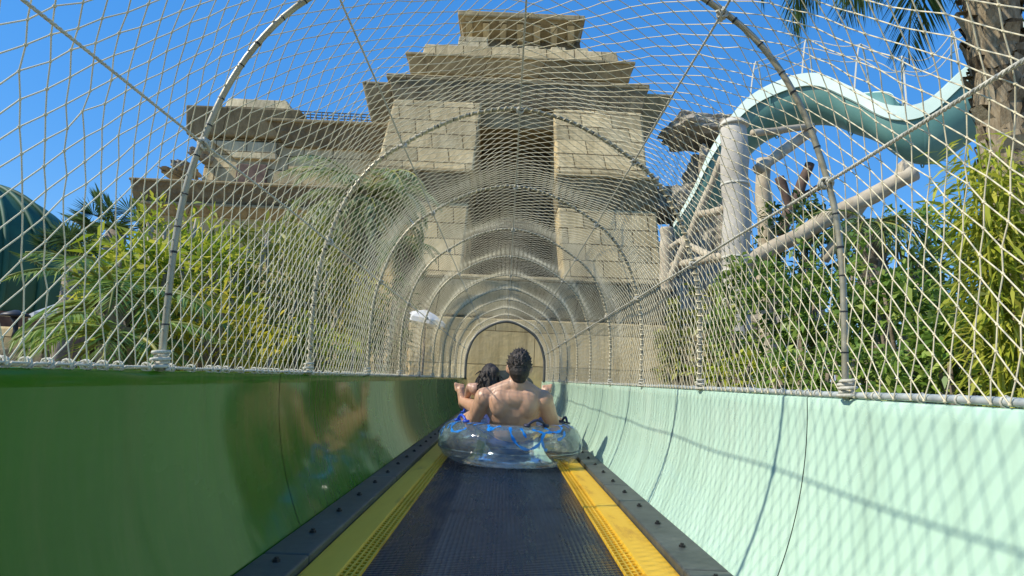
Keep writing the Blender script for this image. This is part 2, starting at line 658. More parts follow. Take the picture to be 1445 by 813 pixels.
def sag_xy(t, y):
    """profile position with the slack between the hoops pulling the net inwards"""
    x, z = prof(t)
    ph = (y - D1) / SP
    sw = np.sin(PI * ph) ** 2
    w = np.clip(np.minimum(t, 1 - t) / .25, 0, 1)
    rt_ = np.array([0.0] + ROPE_T + [1.0])
    ii = np.clip(np.searchsorted(rt_, t, side='right') - 1, 0, len(rt_) - 2)
    fr = (t - rt_[ii]) / (rt_[ii + 1] - rt_[ii])
    k = 1 - (.028 + .03 * np.sin(PI * np.clip(fr, 0, 1)) ** 2) * sw * w
    zc = RZ + .2
    return x * k, zc + (z - zc) * k


def twist_rope(name, ptsfun, ya, yb, rad, label, pitch=.034, parent=None, step=.0065):
    n = int((yb - ya) / step)
    ys = np.linspace(ya, yb, n)
    X, Z = ptsfun(ys)
    v, f = [], []
    nv = 5
    for s in range(3):
        ph = 2 * PI * ys / pitch + s * 2 * PI / 3
        cx = X + np.cos(ph) * rad * .5
        cz = Z + np.sin(ph) * rad * .5
        ring = np.arange(nv) * 2 * PI / nv
        px = cx[:, None] + np.cos(ring)[None] * rad * .56
        pz = cz[:, None] + np.sin(ring)[None] * rad * .56
        py = np.repeat(ys[:, None], nv, 1)
        base = s * n * nv
        v.append(np.stack([px, py, pz], -1).reshape(-1, 3))
        i = np.arange(n - 1)[:, None]; k = np.arange(nv)[None]; k2 = (k + 1) % nv
        f.append(np.stack([base + i * nv + k, base + i * nv + k2, base + (i + 1) * nv + k2, base + (i + 1) * nv + k], -1).reshape(-1, 4))
    return mesh_obj(name, np.concatenate(v), np.concatenate(f), M['rope'], parent, True)


YS = -.55
rl = ['white rope along the left side of the net tunnel at shoulder height',
      'white rope along the upper left of the net tunnel',
      'white ridge rope along the top middle of the net tunnel',
      'white rope along the upper right of the net tunnel',
      'thick twisted white rope along the right side of the net tunnel at shoulder height']
for i, t in enumerate(ROPE_T):
    r = (.0034, .0032, .0036, .0034, .0046)[i]

    def fun(ys, t=t, i=i):
        x, z = sag_xy(np.full_like(ys, t), ys)
        nx = x * (1 - .012); nz = z - .006 * (1 if i in (1, 2, 3) else 0)
        return nx, nz
    rt = thing('support_rope', rl[i], 'rope', (float(prof(t)[0]), YS, float(prof(t)[1])), 'ropes running the length of the net tunnel')
    twist_rope('rope_strands', fun, YS, YEND, r, '', parent=rt)
    for y in HOOPS[:-1]:
        m = MB()
        x, z = fun(np.array([y]))
        c = Vector((float(x[0]), y, float(z[0])))
        path = []
        for k in range(4):
            a0 = random.uniform(0, 6)
            ax = Vector((random.uniform(-.4, .4), random.uniform(-1, 1), random.uniform(-.5, .5))).normalized()
            u = ax.orthogonal().normalized(); w = ax.cross(u)
            rr = .0105 + .0017 * k
            path += [c + (u * math.cos(a0 + j * .6) + w * math.sin(a0 + j * .6)) * rr + ax * (j - 5) * .0015 for j in range(11)]
        m.tube(path, .0034, 5)
        m.build('hitch_knot', M['rope'], rt, True)

# --- the net: a lattice of knots joined by cords
PU = .049
NJ = int(round(PERIM / .041))
NM = int((YEND - YS) / PU) + 40
tj = np.linspace(0, 1, NJ + 1)
skew = np.interp(tj, [0, .15, .45, 1], [.0135, .0135, -.0135, -.0135])
S = np.concatenate([[0], np.cumsum(skew[:-1] * 1.0)])
ym = YS - 20 * PU + PU * np.arange(NM)[:, None] + (np.arange(NJ + 1)[None] % 2) * PU / 2 + S[None] - .1
tt = np.repeat(tj[None], NM, 0)
lowf = np.array([[noise.noise(Vector((a * 1.3, b * 6.0, 2.7))) for b in tj] for a in ym[:, 0]])
ym = ym + lowf * .02 + RNG.normal(0, .0026, ym.shape)
tt = np.clip(tt + RNG.normal(0, .0006, tt.shape) * (tt > 0) * (tt < 1), 0, 1)
X, Z = sag_xy(tt, ym)
X = X * (1 + RNG.normal(0, .0012, X.shape)); Z = Z + .004
NODE = np.stack([X, ym, Z], -1)
ok = (ym > YS) & (ym < YEND)
segs = []
for j in range(NJ):
    o = (0, -1) if j % 2 == 0 else (0, 1)
    for d in o:
        mi = np.arange(max(0, -d), NM - max(0, d))
        good = ok[mi, j] & ok[mi + d, j + 1]
        mi = mi[good]
        segs.append(np.stack([NODE[mi, j], NODE[mi + d, j + 1]], 1))
seg = np.concatenate(segs)


def prisms(seg, r, n=3):
    a, b = seg[:, 0], seg[:, 1]
    d = b - a; d = d / np.linalg.norm(d, axis=1, keepdims=True)
    up = np.where(np.abs(d[:, 1:2]) < .8, np.array([[0, 1., 0]]), np.array([[1., 0, 0]]))
    u = np.cross(d, up); u /= np.linalg.norm(u, axis=1, keepdims=True)
    w = np.cross(d, u)
    v = []
    for p in (a, b):
        for k in range(n):
            an = 2 * PI * k / n
            v.append(p + (u * math.cos(an) + w * math.sin(an)) * r)
    v = np.stack(v, 1).reshape(-1, 3)
    N = len(seg)
    base = (np.arange(N) * 2 * n)[:, None]
    f = []
    for k in range(n):
        k2 = (k + 1) % n
        f.append(base + np.array([[k, k2, n + k2, n + k]]))
    return v, np.concatenate(f)


near = seg[:, :, 1].mean(1) < 4.2
net = thing('net_tunnel', 'cream knotted rope netting arched over the whole slide between the hoops', 'net', (0, YS, RZ))
v1, f1 = prisms(seg[near], .00128, 5)
v2, f2 = prisms(seg[~near], .00098, 3)
mesh_obj('net_cords', np.concatenate([v1, v2]), np.concatenate([f1, f2 + len(v1)]), M['net'], net, True)
kn = NODE[ok & (ym < 5.0)]
oct_v = np.array([(1, 0, 0), (-1, 0, 0), (0, 1, 0), (0, -1, 0), (0, 0, 1), (0, 0, -1)]) * .0036
oct_f = np.array([(0, 2, 4), (2, 1, 4), (1, 3, 4), (3, 0, 4), (2, 0, 5), (1, 2, 5), (3, 1, 5), (0, 3, 5)])
kv = (kn[:, None] + oct_v[None] * RNG.uniform(.85, 1.2, (len(kn), 1, 1))).reshape(-1, 3)
kf = (oct_f[None] + (np.arange(len(kn)) * 6)[:, None, None]).reshape(-1, 3)
ko = mesh_obj('net_knots', kv, kf, M['net'], net, True)
ko['kind'] = 'stuff'

# rim rope on the left wall, rim pipe on the right wall
lr = thing('rim_rope', 'knotted white rope lacing the net to the top of the shaded left wall', 'rope', (-.795, YS, RZ))
twist_rope('rope_strands', lambda ys: (np.full_like(ys, -.793) + .002 * np.sin(ys * 9), RZ + .0125 + .0018 * np.sin(ys * 23)), YS, YEND, .0044, '', parent=lr, pitch=.04)
m = MB()
y = YS + .1
lace = []
while y < 7:
    lace += [(-.793 + .0092 * math.cos(a), y + .0012 * a, RZ + .0125 + .0092 * math.sin(a)) for a in np.linspace(0, 4 * PI, 17)]
    y += PU * random.choice((1, 1, 2))
m.tube(lace, .0021, 5)
m.build('lacing', M['rope'], lr, True)
rr = thing('rim_pipe', 'thin grey pipe along the top of the right mint wall, holding the net', 'pipe', (.795, YS, RZ))
m = MB(); m.tube([(.795, y, RZ + .014 + .0012 * math.sin(y * 7)) for y in np.linspace(YS, YEND, 80)], .0075, 8)
m.build('pipe', M['ropegrey'], rr, True)
m = MB()
y = YS + .1
lace = []
while y < 7:
    lace += [(.795 + .0092 * math.cos(a), y + .0008 * a, RZ + .014 + .0092 * math.sin(a)) for a in np.linspace(0, 2 * PI, 9)]
    y += PU * random.choice((1, 2, 3))
m.tube(lace, .002, 5)
m.build('lacing', M['rope'], rr, True)
# ------------------------------------------------------------------ ziggurat tower
def front(mb, tl, tr, br, bl, d_top, d_bot, back, zb=None, zt=None):
    """block whose front face has four surveyed corners; it runs straight back to y = back"""
    a, b = survey(*tl, d_top), survey(*tr, d_top)
    c, d = survey(*br, d_bot), survey(*bl, d_bot)
    zt_ = (a.z + b.z) / 2 if zt is None else zt
    zb_ = (c.z + d.z) / 2 if zb is None else zb
    a.z = b.z = zt_; c.z = d.z = zb_
    if zb is not None:
        c.x, d.x = survey(*br, d_bot).x, survey(*bl, d_bot).x
    mb.hexa([d, c, (c.x, back, zb_), (d.x, back, zb_), a, b, (b.x, back, zt_), (a.x, back, zt_)])
    return zt_


tw = thing('temple_tower', 'tall stepped sandstone temple tower with overhanging ledges and a dark central portal', 'tower', (0, 15, GZ))


def tpart(name, mat, *args, root=None, bev=.03, **kw):
    m = MB()
    front(m, *args, **kw)
    return bevel(m.build(name, mat, root or tw), bev, 2)


tpart('base_wall', M['stone_base'], (578, 443), (1010, 464), (1010, 560), (578, 545), 13.1, 13.08, 17, zb=GZ)
tpart('lower_ledge', M['stone_slab'], (560, 379), (948, 403), (948, 409), (560, 385), 12.93, 12.93, 17, bev=.05)
tpart('lower_cove', M['stone_slab'], (564, 386), (944, 410), (936, 456), (572, 441), 12.96, 13.12, 17)
for s, (a, b, c, d) in (('l', ((590, 283), (662, 288), (650, 394), (574, 386))), ('r', ((787, 292), (927, 299), (936, 408), (796, 400)))):
    tpart('lower_pylon', M['stone_block'], a, b, c, d, 14.3, 14.1, 18, bev=.05)
for a, b, c, d in (((528, 233), (664, 242), (664, 246), (528, 237)), ((785, 242), (931, 251), (931, 256), (785, 247))):
    tpart('middle_ledge', M['stone_slab'], a, b, c, d, 14.05, 14.05, 18, bev=.04)
for a, b, c, d in (((531, 238), (663, 247), (661, 289), (588, 284)), ((786, 248), (929, 257), (927, 299), (787, 293))):
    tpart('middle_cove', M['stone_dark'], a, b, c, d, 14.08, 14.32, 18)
for a, b, c, d in (((556, 138), (680, 146), (668, 243), (531, 234)), ((781, 152), (906, 160), (914, 251), (787, 243))):
    tpart('upper_pylon', M['stone_block'], a, b, c, d, 14.9, 14.5, 19, bev=.05)
tpart('lintel', M['stone_slab'], (655, 140), (805, 150), (805, 187), (655, 177), 15.15, 15.15, 19)
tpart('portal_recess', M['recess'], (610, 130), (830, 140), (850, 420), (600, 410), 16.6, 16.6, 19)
tpart('portal_sill', M['stone_slab'], (630, 384), (812, 394), (812, 400), (630, 390), 13.9, 13.9, 17)
tpart('upper_ledge', M['stone_slab'], (545, 101), (917, 120), (917, 127), (545, 108), 14.8, 14.8, 20, bev=.03)
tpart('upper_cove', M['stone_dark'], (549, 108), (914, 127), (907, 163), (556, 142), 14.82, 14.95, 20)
tpart('wide_cornice', M['stone_slab'], (510, 112), (953, 134), (907, 194), (524, 168), 15.35, 15.7, 20, bev=.05)
tpart('third_cove', M['stone_slab'], (575, 75), (894, 92), (888, 117), (578, 102), 15.0, 15.25, 20, bev=.04)
tpart('third_lip', M['stone_slab'], (572, 71), (897, 88), (897, 92), (572, 75), 14.96, 14.96, 20, bev=.02)
tpart('tower_core', M['stone_block'], (600, 60), (870, 75), (890, 150), (580, 140), 16.0, 15.8, 20)
tpart('crown_wall', M['stone_light'], (621, 66), (851, 80), (857, 97), (616, 84), 16.3, 16.2, 19.5, bev=.04)
for a, b in ((645, 690), (703, 725), (738, 762), (775, 800), (810, 832)):
    yy = 66 + (a - 645) * .045
    tpart('merlon', M['stone_light'], (a + 3, yy - (15 if a == 645 else 6)), (b - 2, yy - (14 if a == 645 else 5)), (b, yy + 4), (a, yy + 3), 16.5, 16.45, 17.2, bev=.03)
tpart('crown_cap', M['stone_slab'], (646, 12), (826, 23), (826, 31), (646, 20), 16.6, 16.6, 20, bev=.04)
tpart('crown_cove', M['stone_slab'], (648, 21), (824, 32), (812, 62), (655, 52), 16.65, 17.2, 20)
tpart('crown_drum', M['stone_dark'], (650, 50), (818, 60), (822, 84), (645, 72), 17.25, 17.2, 20)
for k in range(7):
    x = 662 + k * 24; yy = 22 + k * 1.5
    tpart('bracket', M['stone_light'], (x - 5, yy + 2), (x + 5, yy + 2.6), (x + 4, yy + 33), (x - 4, yy + 32), 16.55, 17.1, 17.3, bev=.02)
# dark rubber curtain where the belt enters the tower
m = MB()
cpts = [(-.6, -.02)] + [(.62 * math.sin(a), .3 * math.cos(a) - .02) for a in np.linspace(-1.45, 1.45, 15)] + [(.6, -.02)]
vs = [(x, 12.9, z - .1) for x, z in cpts] + [(x, 12.96, z - .1) for x, z in cpts] + [(-.6, 12.9, H + .02), (.6, 12.9, H + .02), (-.6, 12.96, H + .02), (.6, 12.96, H + .02)]
n = len(cpts)
m.add(vs, [tuple(range(n)) + (2 * n + 1, 2 * n), tuple(reversed(range(n, 2 * n))) + (2 * n + 2, 2 * n + 3)] + [(i, n + i, n + i + 1, i + 1) for i in range(n - 1)])
m.build('entry_curtain', M['rail'], tw)

# ------------------------------------------------------------------ left wing
lw = thing('temple_wing', 'lower broken sandstone wing left of the tower, two flared ledges above the shrubs', 'temple wing', survey(370, 535, 15) * 1)
lw.location.z = GZ


WING_BACK = 1.4


def wpart(name, mat, *a, **k):
    a = list(a)
    for i in (4, 5, 6):
        a[i] += WING_BACK
    return tpart(name, mat, *a, root=lw, **k)


wpart('parapet', M['stone_light'], (322, 137), (404, 143), (413, 160), (316, 152), 14.7, 14.6, 17)
wpart('upper_cove', M['stone_slab'], (262, 144), (424, 157), (405, 199), (262, 186), 13.85, 14.15, 17.5, bev=.05)
wpart('upper_lip', M['stone_slab'], (375, 163), (552, 175), (552, 180), (375, 168), 13.9, 13.9, 17.4, bev=.03)
wpart('side_cove', M['stone_dark'], (380, 168), (550, 180), (545, 214), (402, 206), 13.95, 14.25, 17.4)
wpart('upper_wall', M['stone_block'], (296, 186), (548, 205), (543, 270), (284, 252), 14.35, 14.25, 17.4, bev=.04)
wpart('sunken_panel', M['brown'], (334, 229), (377, 233), (375, 262), (331, 258), 14.22, 14.2, 14.4)
wpart('wall_string', M['stone_light'], (296, 196), (390, 203), (390, 226), (330, 222), 14.2, 14.18, 14.5)
wpart('lower_lip', M['stone_slab'], (181, 249), (552, 266), (552, 270), (181, 253), 13.2, 13.2, 17.5, bev=.03)
wpart('lower_cove', M['stone_dark'], (183, 253), (550, 270), (548, 300), (188, 281), 13.24, 13.55, 17.5)
wpart('lower_string', M['stone_slab'], (187, 280), (549, 299), (549, 304), (187, 285), 13.45, 13.45, 17.5)
wpart('lower_under_cove', M['stone_slab'], (189, 285), (548, 304), (546, 318), (194, 300), 13.5, 13.75, 17.5)
wpart('lower_wall', M['stone_base'], (196, 300), (580, 318), (580, 545), (190, 525), 13.8, 13.7, 17.5, zb=GZ)
m = MB()
for k in range(14):
    a = survey(422 + k * 8, 157 + k * .4, 14.4 + WING_BACK); b = survey(422 + k * 8, 170 + k * .5, 14.4 + WING_BACK)
    m.tube([b, a], .018, 5)
for q in (157, 161, 165):
    m.tube([survey(420, q, 14.4 + WING_BACK), survey(530, q + 5.5, 14.4 + WING_BACK)], .016, 5)
m.build('railing', M['darksteel'], lw)


def rock_mesh(mb, c, r, seed, amp=.35, sub=5):
    import bmesh
    bm = bmesh.new()
    bmesh.ops.create_icosphere(bm, subdivisions=sub, radius=1)
    c = Vector(c)
    vs = []
    for v in bm.verts:
        p = v.co.copy()
        q = p * 1.6 + Vector((seed, seed * 2.1, 0))
        d = 1 + amp * (noise.noise(q) + .5 * noise.noise(q * 2.3) + .25 * abs(noise.noise(q * 5)))
        # squarish
        e = Vector([math.copysign(abs(x) ** .7, x) for x in p])
        vs.append(c + Vector((e.x * r[0], e.y * r[1], e.z * r[2])) * d)
    mb.add(vs, [[v.index for v in f.verts] for f in bm.faces])
    bm.free()


m = MB()
for px, py, rx, rz, s in ((262, 238, .16, .14, 3), (246, 247, .22, .06, 5), (288, 222, .16, .12, 4)):
    rock_mesh(m, survey(px, py, 14.1 + WING_BACK), (rx, .5, rz), s, .45, 4)
m.build('broken_edge', M['rock'], lw)

rk = thing('rock_outcrop', 'grey weathered rock arch to the right of the tower, sky showing through its hole', 'rock', survey(960, 535, 15.5))
rk.location.z = GZ
m = MB()
for px, py, w, h, s in ((985, 186, .85, .32, 1), (1005, 255, .5, .85, 2), (995, 345, .75, 1.3, 3), (942, 372, .26, .7, 4), (1030, 190, .6, .35, 6), (975, 290, .9, .42, 7), (985, 430, 1.1, 1.4, 9), (1080, 440, 1.3, 1.0, 10)):
    rock_mesh(m, survey(px, py, 15.6), (w, .8, h), s * 3.3, .42, 5)
m.build('rock_mass', M['rock'], rk)

# ------------------------------------------------------------------ green flume on the right with its timber support
near_rim = [survey(*p) for p in ((950, 318, 13.2), (978, 268, 12.7), (1004, 210, 12.2), (1046, 148, 11.8), (1096, 117, 11.4), (1148, 106, 11.0), (1200, 126, 10.6),
                                 (1252, 151, 10.2), (1305, 145, 9.9), (1358, 100, 9.6), (1420, 52, 9.3), (1490, 20, 9.0), (1570, 20, 8.8))]
cr = smoothcurve(near_rim, 110)
fl = thing('water_flume', 'wavy mint green water slide flume with dark underside, high on the right', 'water slide', tuple(survey(1150, 535, 11)))
fl.location.z = GZ
v, f = [], []
NS = 16
far = []
for i, p in enumerate(cr):
    t = (cr[min(i + 1, len(cr) - 1)] - cr[max(i - 1, 0)])
    side = Vector((-t.y, t.x, 0)).normalized()
    if side.y < 0:
        side = -side
    W_ = .5 + .75 * min(1, i / 26)
    lift = .12 + .55 * math.exp(-((i - 64) / 11) ** 2)
    depth = (.3 + .55 * min(1, i / 26)) + .45 * min(1, max(0, (i - 50) / 40))
    far.append(p + side * W_ + Vector((0, 0, lift)))
    for k in range(NS + 1):
        a = PI * k / NS
        q = p + side * (W_ / 2 - W_ / 2 * math.cos(a)) + Vector((0, 0, lift * k / NS - depth * math.sin(a) ** .8))
        v.append(q)
for i in range(len(cr) - 1):
    for k in range(NS):
        f.append((i * (NS + 1) + k, i * (NS + 1) + k + 1, (i + 1) * (NS + 1) + k + 1, (i + 1) * (NS + 1) + k))
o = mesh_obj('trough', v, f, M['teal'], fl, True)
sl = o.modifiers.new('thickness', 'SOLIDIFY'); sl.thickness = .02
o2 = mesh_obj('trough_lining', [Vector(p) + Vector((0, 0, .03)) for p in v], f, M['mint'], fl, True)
for nm, line, s in (('near_rim', cr, -1), ('far_rim', far, 1)):
    m = MB()
    vs, fs = [], []
    for i, p in enumerate(line):
        hb = .06 + .18 * min(1, i / 26)
        for dy, dz_ in ((s * .01, .02), (s * .05, .02), (s * .05, -hb), (s * .01, -hb)):
            vs.append(p + Vector((0, dy, dz_)))
    for i in range(len(line) - 1):
        for k in range(4):
            fs.append((i * 4 + k, i * 4 + (k + 1) % 4, (i + 1) * 4 + (k + 1) % 4, (i + 1) * 4 + k))
    m.add(vs, fs)
    m.build(nm, M['mint'], fl)
for i in (16, 34, 52, 72, 90):
    vs, fs = [], []
    for dj in (-.35, .35):
        p = cr[i].lerp(cr[i + 1], .5 + dj * .5)
        for k in range(NS + 1):
            b0 = Vector(v[i * (NS + 1) + k]).lerp(Vector(v[(i + 1) * (NS + 1) + k]), .5 + dj * .5)
            a = PI * k / NS
            vs.append(b0 + Vector((0, -.05 * math.cos(a), -.05 * math.sin(a) - .01)))
    n1 = NS + 1
    for k in range(NS):
        fs.append((k, k + 1, n1 + k + 1, n1 + k))
    mesh_obj('joint_flange', vs, fs, M['teal'], fl, True)
# thin safety-net ropes arched over the flume
m = MB()
for i in range(30, 108, 13):
    a, b = cr[i], far[i]
    m.tube([a.lerp(b, k / 12) + Vector((0, 0, 1.0 * math.sin(PI * k / 12))) for k in range(13)], .016, 5)
for q in (.25, .5, .75):
    m.tube([cr[i].lerp(far[i], q) + Vector((0, 0, math.sin(PI * q) * (1 - .12 * math.sin(PI * ((i - 30) % 13) / 13)))) for i in range(30, 108)], .01, 5)
m.build('cover_ropes', M['rope'], fl)

ts = thing('timber_support', 'pale round column with rough log beams and struts holding the green flume', 'flume support', tuple(survey(1036, 535, 9)))
ts.location.z = GZ


def rough_log(name, a, b, r, mat, taper=1.0, n=26):
    a, b = Vector(a), Vector(b)
    u = (b - a).normalized(); p = u.orthogonal().normalized(); w = u.cross(p)
    pts, rs = [], []
    for i in range(n + 1):
        t = i / n
        q = a.lerp(b, t)
        s = q * 2.1
        pts.append(q + p * noise.noise(s) * r * .25 + w * noise.noise(s + Vector((9, 3, 1))) * r * .25)
        rs.append(r * (1 + (taper - 1) * t) * (1 + .16 * noise.noise(s * 2.6)))
    m = MB(); m.tube(pts, rs, 14)
    return m.build(name, mat, ts, True)


c0 = survey(1036, 172, 9); c1 = Vector((c0.x, 9, GZ))
rough_log('column', c0, c1, .2, M['column'], 1.08)
for z in (c0.z - .08, c0.z - 1.05, survey(1036, 366, 9).z, survey(1036, 385, 9).z):
    m = MB(); m.tube([(c0.x, 9, z), (c0.x, 9, z + .035)], .219, 18); m.build('column_band', M['rope'], ts, True)
for a, b, r, tp in (((1046, 374, 8.95), (1290, 243, 8.3), .118, 1.0), ((1163, 368, 8.75), (1218, 286, 8.5), .07, 1.2), ((1062, 189, 9.2), (1146, 178, 9.6), .06, 1.0),
                    ((1068, 240, 9.3), (1146, 184, 9.7), .09, 1.0), ((940, 322, 11.5), (941, 410, 11.5), .12, 1.1), ((944, 396, 11), (1020, 222, 10.2), .07, .9),
                    ((986, 303, 10.2), (1022, 296, 9.2), .065, 1.0), ((950, 374, 11.3), (1020, 362, 9.2), .07, 1.0), ((960, 340, 11.2), (1012, 366, 9.6), .06, 1.0), ((945, 350, 11.4), (985, 322, 10.8), .05, 1)):
    rough_log('log_beam', survey(*a), survey(*b), r, M['log'], tp)
q = survey(1077, 225, 9.7)
rough_log('post', q, (q.x, 9.7, GZ), .12, M['log'], 1.1)
m = MB()
k = survey(1277, 240, 8.35)
rock_mesh(m, k, (.1, .1, .13), 3, .3, 3); m.build('beam_stub', M['log'], ts)
for a, b, r in (((1100, 330, 12), (1143, 232, 12), .13), ((1120, 285, 12), (1160, 262, 12), .09), ((1100, 250, 12), (1118, 300, 12), .1)):
    rough_log('dark_branch', survey(*a), survey(*b), r, M['brown'], .7)

# ------------------------------------------------------------------ far left: green shell, terrace, canopy
ds_ = thing('green_dome', 'big dark green ribbed shell roof rising at the far left edge', 'dome', tuple(survey(-60, 535, 19)))
ds_.location.z = GZ
cen = survey(-62, 425, 19)
m = MB(); m.ellipsoid(cen, (3.7, 3.7, 3.75), nu=64, nv=40)
m.build('shell', M['dome'], ds_, True)
for k in range(-4, 5):
    m = MB()
    al = k * .24
    pts = []
    for q in np.linspace(.15, 2.6, 30):
        pts.append(cen + Vector((3.74 * math.sin(q) * math.sin(al + .5), -3.74 * math.sin(q) * math.cos(al + .5), 3.79 * math.cos(q))))
    m.tube(pts, .07, 8); m.build('shell_rib', M['dome'], ds_, True)
m = MB()
m.tube([(cen.x, cen.y, GZ), (cen.x, cen.y, cen.z - .4)], 3.8, 32)
m.build('timber_base', M['brown'], ds_)

tr_ = thing('terrace_wall', 'low sandy terrace wall behind the net at the lower left edge', 'low wall', (survey(0, 500, 8).x, 8, GZ))
m = MB()
m.box(-10.5, survey(66, 480, 8).x, 8, 8.3, GZ, survey(30, 492, 8).z); bevel(m.build('lower_course', M['stone_dark'], tr_), .03)
m = MB()
m.box(-10.5, survey(50, 470, 8.4).x, 8.35, 9.2, GZ, survey(30, 462, 8.4).z); bevel(m.build('upper_course', M['stone_base'], tr_), .03)
hl = thing('terrace_lamp', 'small dark mushroom lamp on the sandy terrace wall', 'lamp', tuple(survey(22, 470, 8.2)))
m = MB()
b0 = survey(22, 476, 8.2); b1 = survey(22, 447, 8.2)
m.tube([b0, b0.lerp(b1, .3), b0.lerp(b1, .7), b1], [.05, .03, .03, .06], 10); m.build('lamp_post', M['black'], hl, True)
m = MB(); m.tube([b1, b1 + Vector((0, 0, .03)), b1 + Vector((0, 0, .09))], [.17, .16, .02], 14); m.build('lamp_hood', M['black'], hl, True)


def parasol(label, top, rad, drop, mat, tilt=0.0, n=8):
    top = Vector(top)
    t = thing('parasol', label, 'parasol', (top.x, top.y, GZ))
    m = MB()
    R = Matrix.Rotation(tilt, 3, 'Y')
    vs = [top]
    rim, mid = [], []
    for i in range(n):
        a = 2 * PI * (i + .5) / n
        mid.append(top + R @ Vector((rad * .55 * math.cos(a), rad * .55 * math.sin(a), -drop * .42)))
        rim.append(top + R @ Vector((rad * math.cos(a), rad * math.sin(a), -drop)))
    val = [p + R @ Vector((0, 0, -.09)) for p in rim]
    vs += mid + rim + val
    fs = []
    for i in range(n):
        j = (i + 1) % n
        fs += [(0, 1 + i, 1 + j), (1 + i, 1 + n + i, 1 + n + j, 1 + j), (1 + n + i, 1 + 2 * n + i, 1 + 2 * n + j, 1 + n + j)]
    m.add(vs, fs); m.build('canopy', mat, t)
    m = MB(); m.tube([(top.x, top.y, GZ), top + R @ Vector((0, 0, .06))], .022, 8); m.build('pole', M['brown'], t, True)
    m = MB()
    for i in range(n):
        m.tube([top - Vector((0, 0, drop * 1.3)), mid[i] - Vector((0, 0, .01))], .008, 5)
    m.build('ribs', M['brown'], t)
    return t


parasol('white square parasol standing before the tower base', survey(601, 437, 12.2), .46, .2, M['canvas'], .14)
parasol('grey blue parasol beyond the cycad at the far left', survey(108, 424, 9), .55, .22, M['greycanvas'], -.05)
# ------------------------------------------------------------------ plants
def unit(a):
    return a / np.maximum(np.linalg.norm(a, axis=-1, keepdims=True), 1e-9)


def leaf_mesh(P, D, L, W, droop=.25):
    """lance-shaped leaves: base, two shoulders and a drooping tip"""
    N = len(P)
    side = unit(np.cross(D, np.array([0, 0, 1.])) + RNG.normal(0, .35, (N, 3)))
    side = unit(side - (side * D).sum(1, keepdims=True) * D)
    L = L[:, None] if hasattr(L, '__len__') else np.full((N, 1), L)
    Wd = L * W
    mid = P + D * L * .45
    mid[:, 2] -= (L * droop * .12)[:, 0]
    tip = P + D * L
    tip[:, 2] -= (L * droop)[:, 0]
    v = np.stack([P, mid + side * Wd / 2, tip, mid - side * Wd / 2], 1).reshape(-1, 3)
    f = np.arange(N * 4).reshape(-1, 4)
    return v, f


def ball(n):
    d = unit(RNG.normal(0, 1, (n, 3)))
    return d


def shrub(name, label, cat, px, py, rx, ry, dist, leafmat, n_cl=60, per=16, leaf=.12, wid=.2, up=.5, droop=.3, stemmat='bark', nst=14, group=None, fill=.5, depth=1.0, spread=1.0):
    c = survey(px, py, dist)
    a, b = rx / F_PX * dist, ry / F_PX * dist
    R = np.array([a, a * depth, b])
    t = thing(name, label, cat, (c.x, c.y, GZ), group)
    d = ball(n_cl)
    rad = RNG.uniform(fill, 1, (n_cl, 1)) ** .6
    wob = np.array([1 + .5 * noise.noise(Vector(q) * 1.7 + Vector((px * .1, py * .1, 0))) for q in d])[:, None]
    C = np.array(c[:]) + d * rad * R * wob
    P, D = [], []
    for q, dd in zip(C, d):
        k = max(4, int(per * RNG.uniform(.6, 1.4)))
        dirs = unit(ball(k) * spread + dd * .45 + np.array([0, 0, up]))
        P.append(q + dirs * leaf * .1 + RNG.normal(0, leaf * .3, (k, 3)) * np.array([1, 1, 1.2])); D.append(dirs)
    P = np.concatenate(P); D = np.concatenate(D)
    v, f = leaf_mesh(P, D, leaf * RNG.uniform(.6, 1.25, len(P)), wid, droop)
    mesh_obj('foliage', v, f, M[leafmat], t)
    m = MB()
    for k in range(nst):
        e = Vector(C[RNG.integers(n_cl)])
        s = Vector((c.x + RNG.normal(0, a * .25), c.y + RNG.normal(0, a * .2), GZ))
        mid = s.lerp(e, .55) + Vector((RNG.normal(0, a * .1), RNG.normal(0, a * .1), b * .1))
        pts = smoothcurve([s, mid, e], 8)
        m.tube(pts, [.012 + .012 * (1 - i / 8) for i in range(9)], 5)
    m.build('stems', M[stemmat], t, True)
    return t


def frond(mb, base, az, elev, length, arch, nl, ll, hang=.4, lw=.05, vee=.5):
    """feather palm frond: leaf stalk and leaflets"""
    base = Vector(base)
    pts = []
    p = base.copy(); e = elev
    n = 14
    for i in range(n + 1):
        pts.append(p.copy())
        p = p + Vector((math.cos(az) * math.cos(e), math.sin(az) * math.cos(e), math.sin(e))) * length / n
        e -= arch / n
    P, D, LL = [], [], []
    for i in range(nl):
        t = .1 + .9 * i / nl
        k = min(int(t * n), n - 1); w = t * n - k
        q = pts[k].lerp(pts[k + 1], w)
        tan = (pts[k + 1] - pts[k]).normalized()
        sd = tan.cross(Vector((0, 0, 1))).normalized()
        upv = sd.cross(tan)
        for s in (-1, 1):
            d = (tan * (.55 + .6 * t) + sd * s * 1.0 + upv * vee * (1 - t) - Vector((0, 0, hang))) + Vector(RNG.normal(0, .09, 3))
            P.append(q); D.append(d.normalized()); LL.append(ll * (math.sin(PI * min(1, .18 + t * .8)) ** .6) * RNG.uniform(.85, 1.1))
    return pts, np.array([x[:] for x in P]), np.array([x[:] for x in D]), np.array(LL)


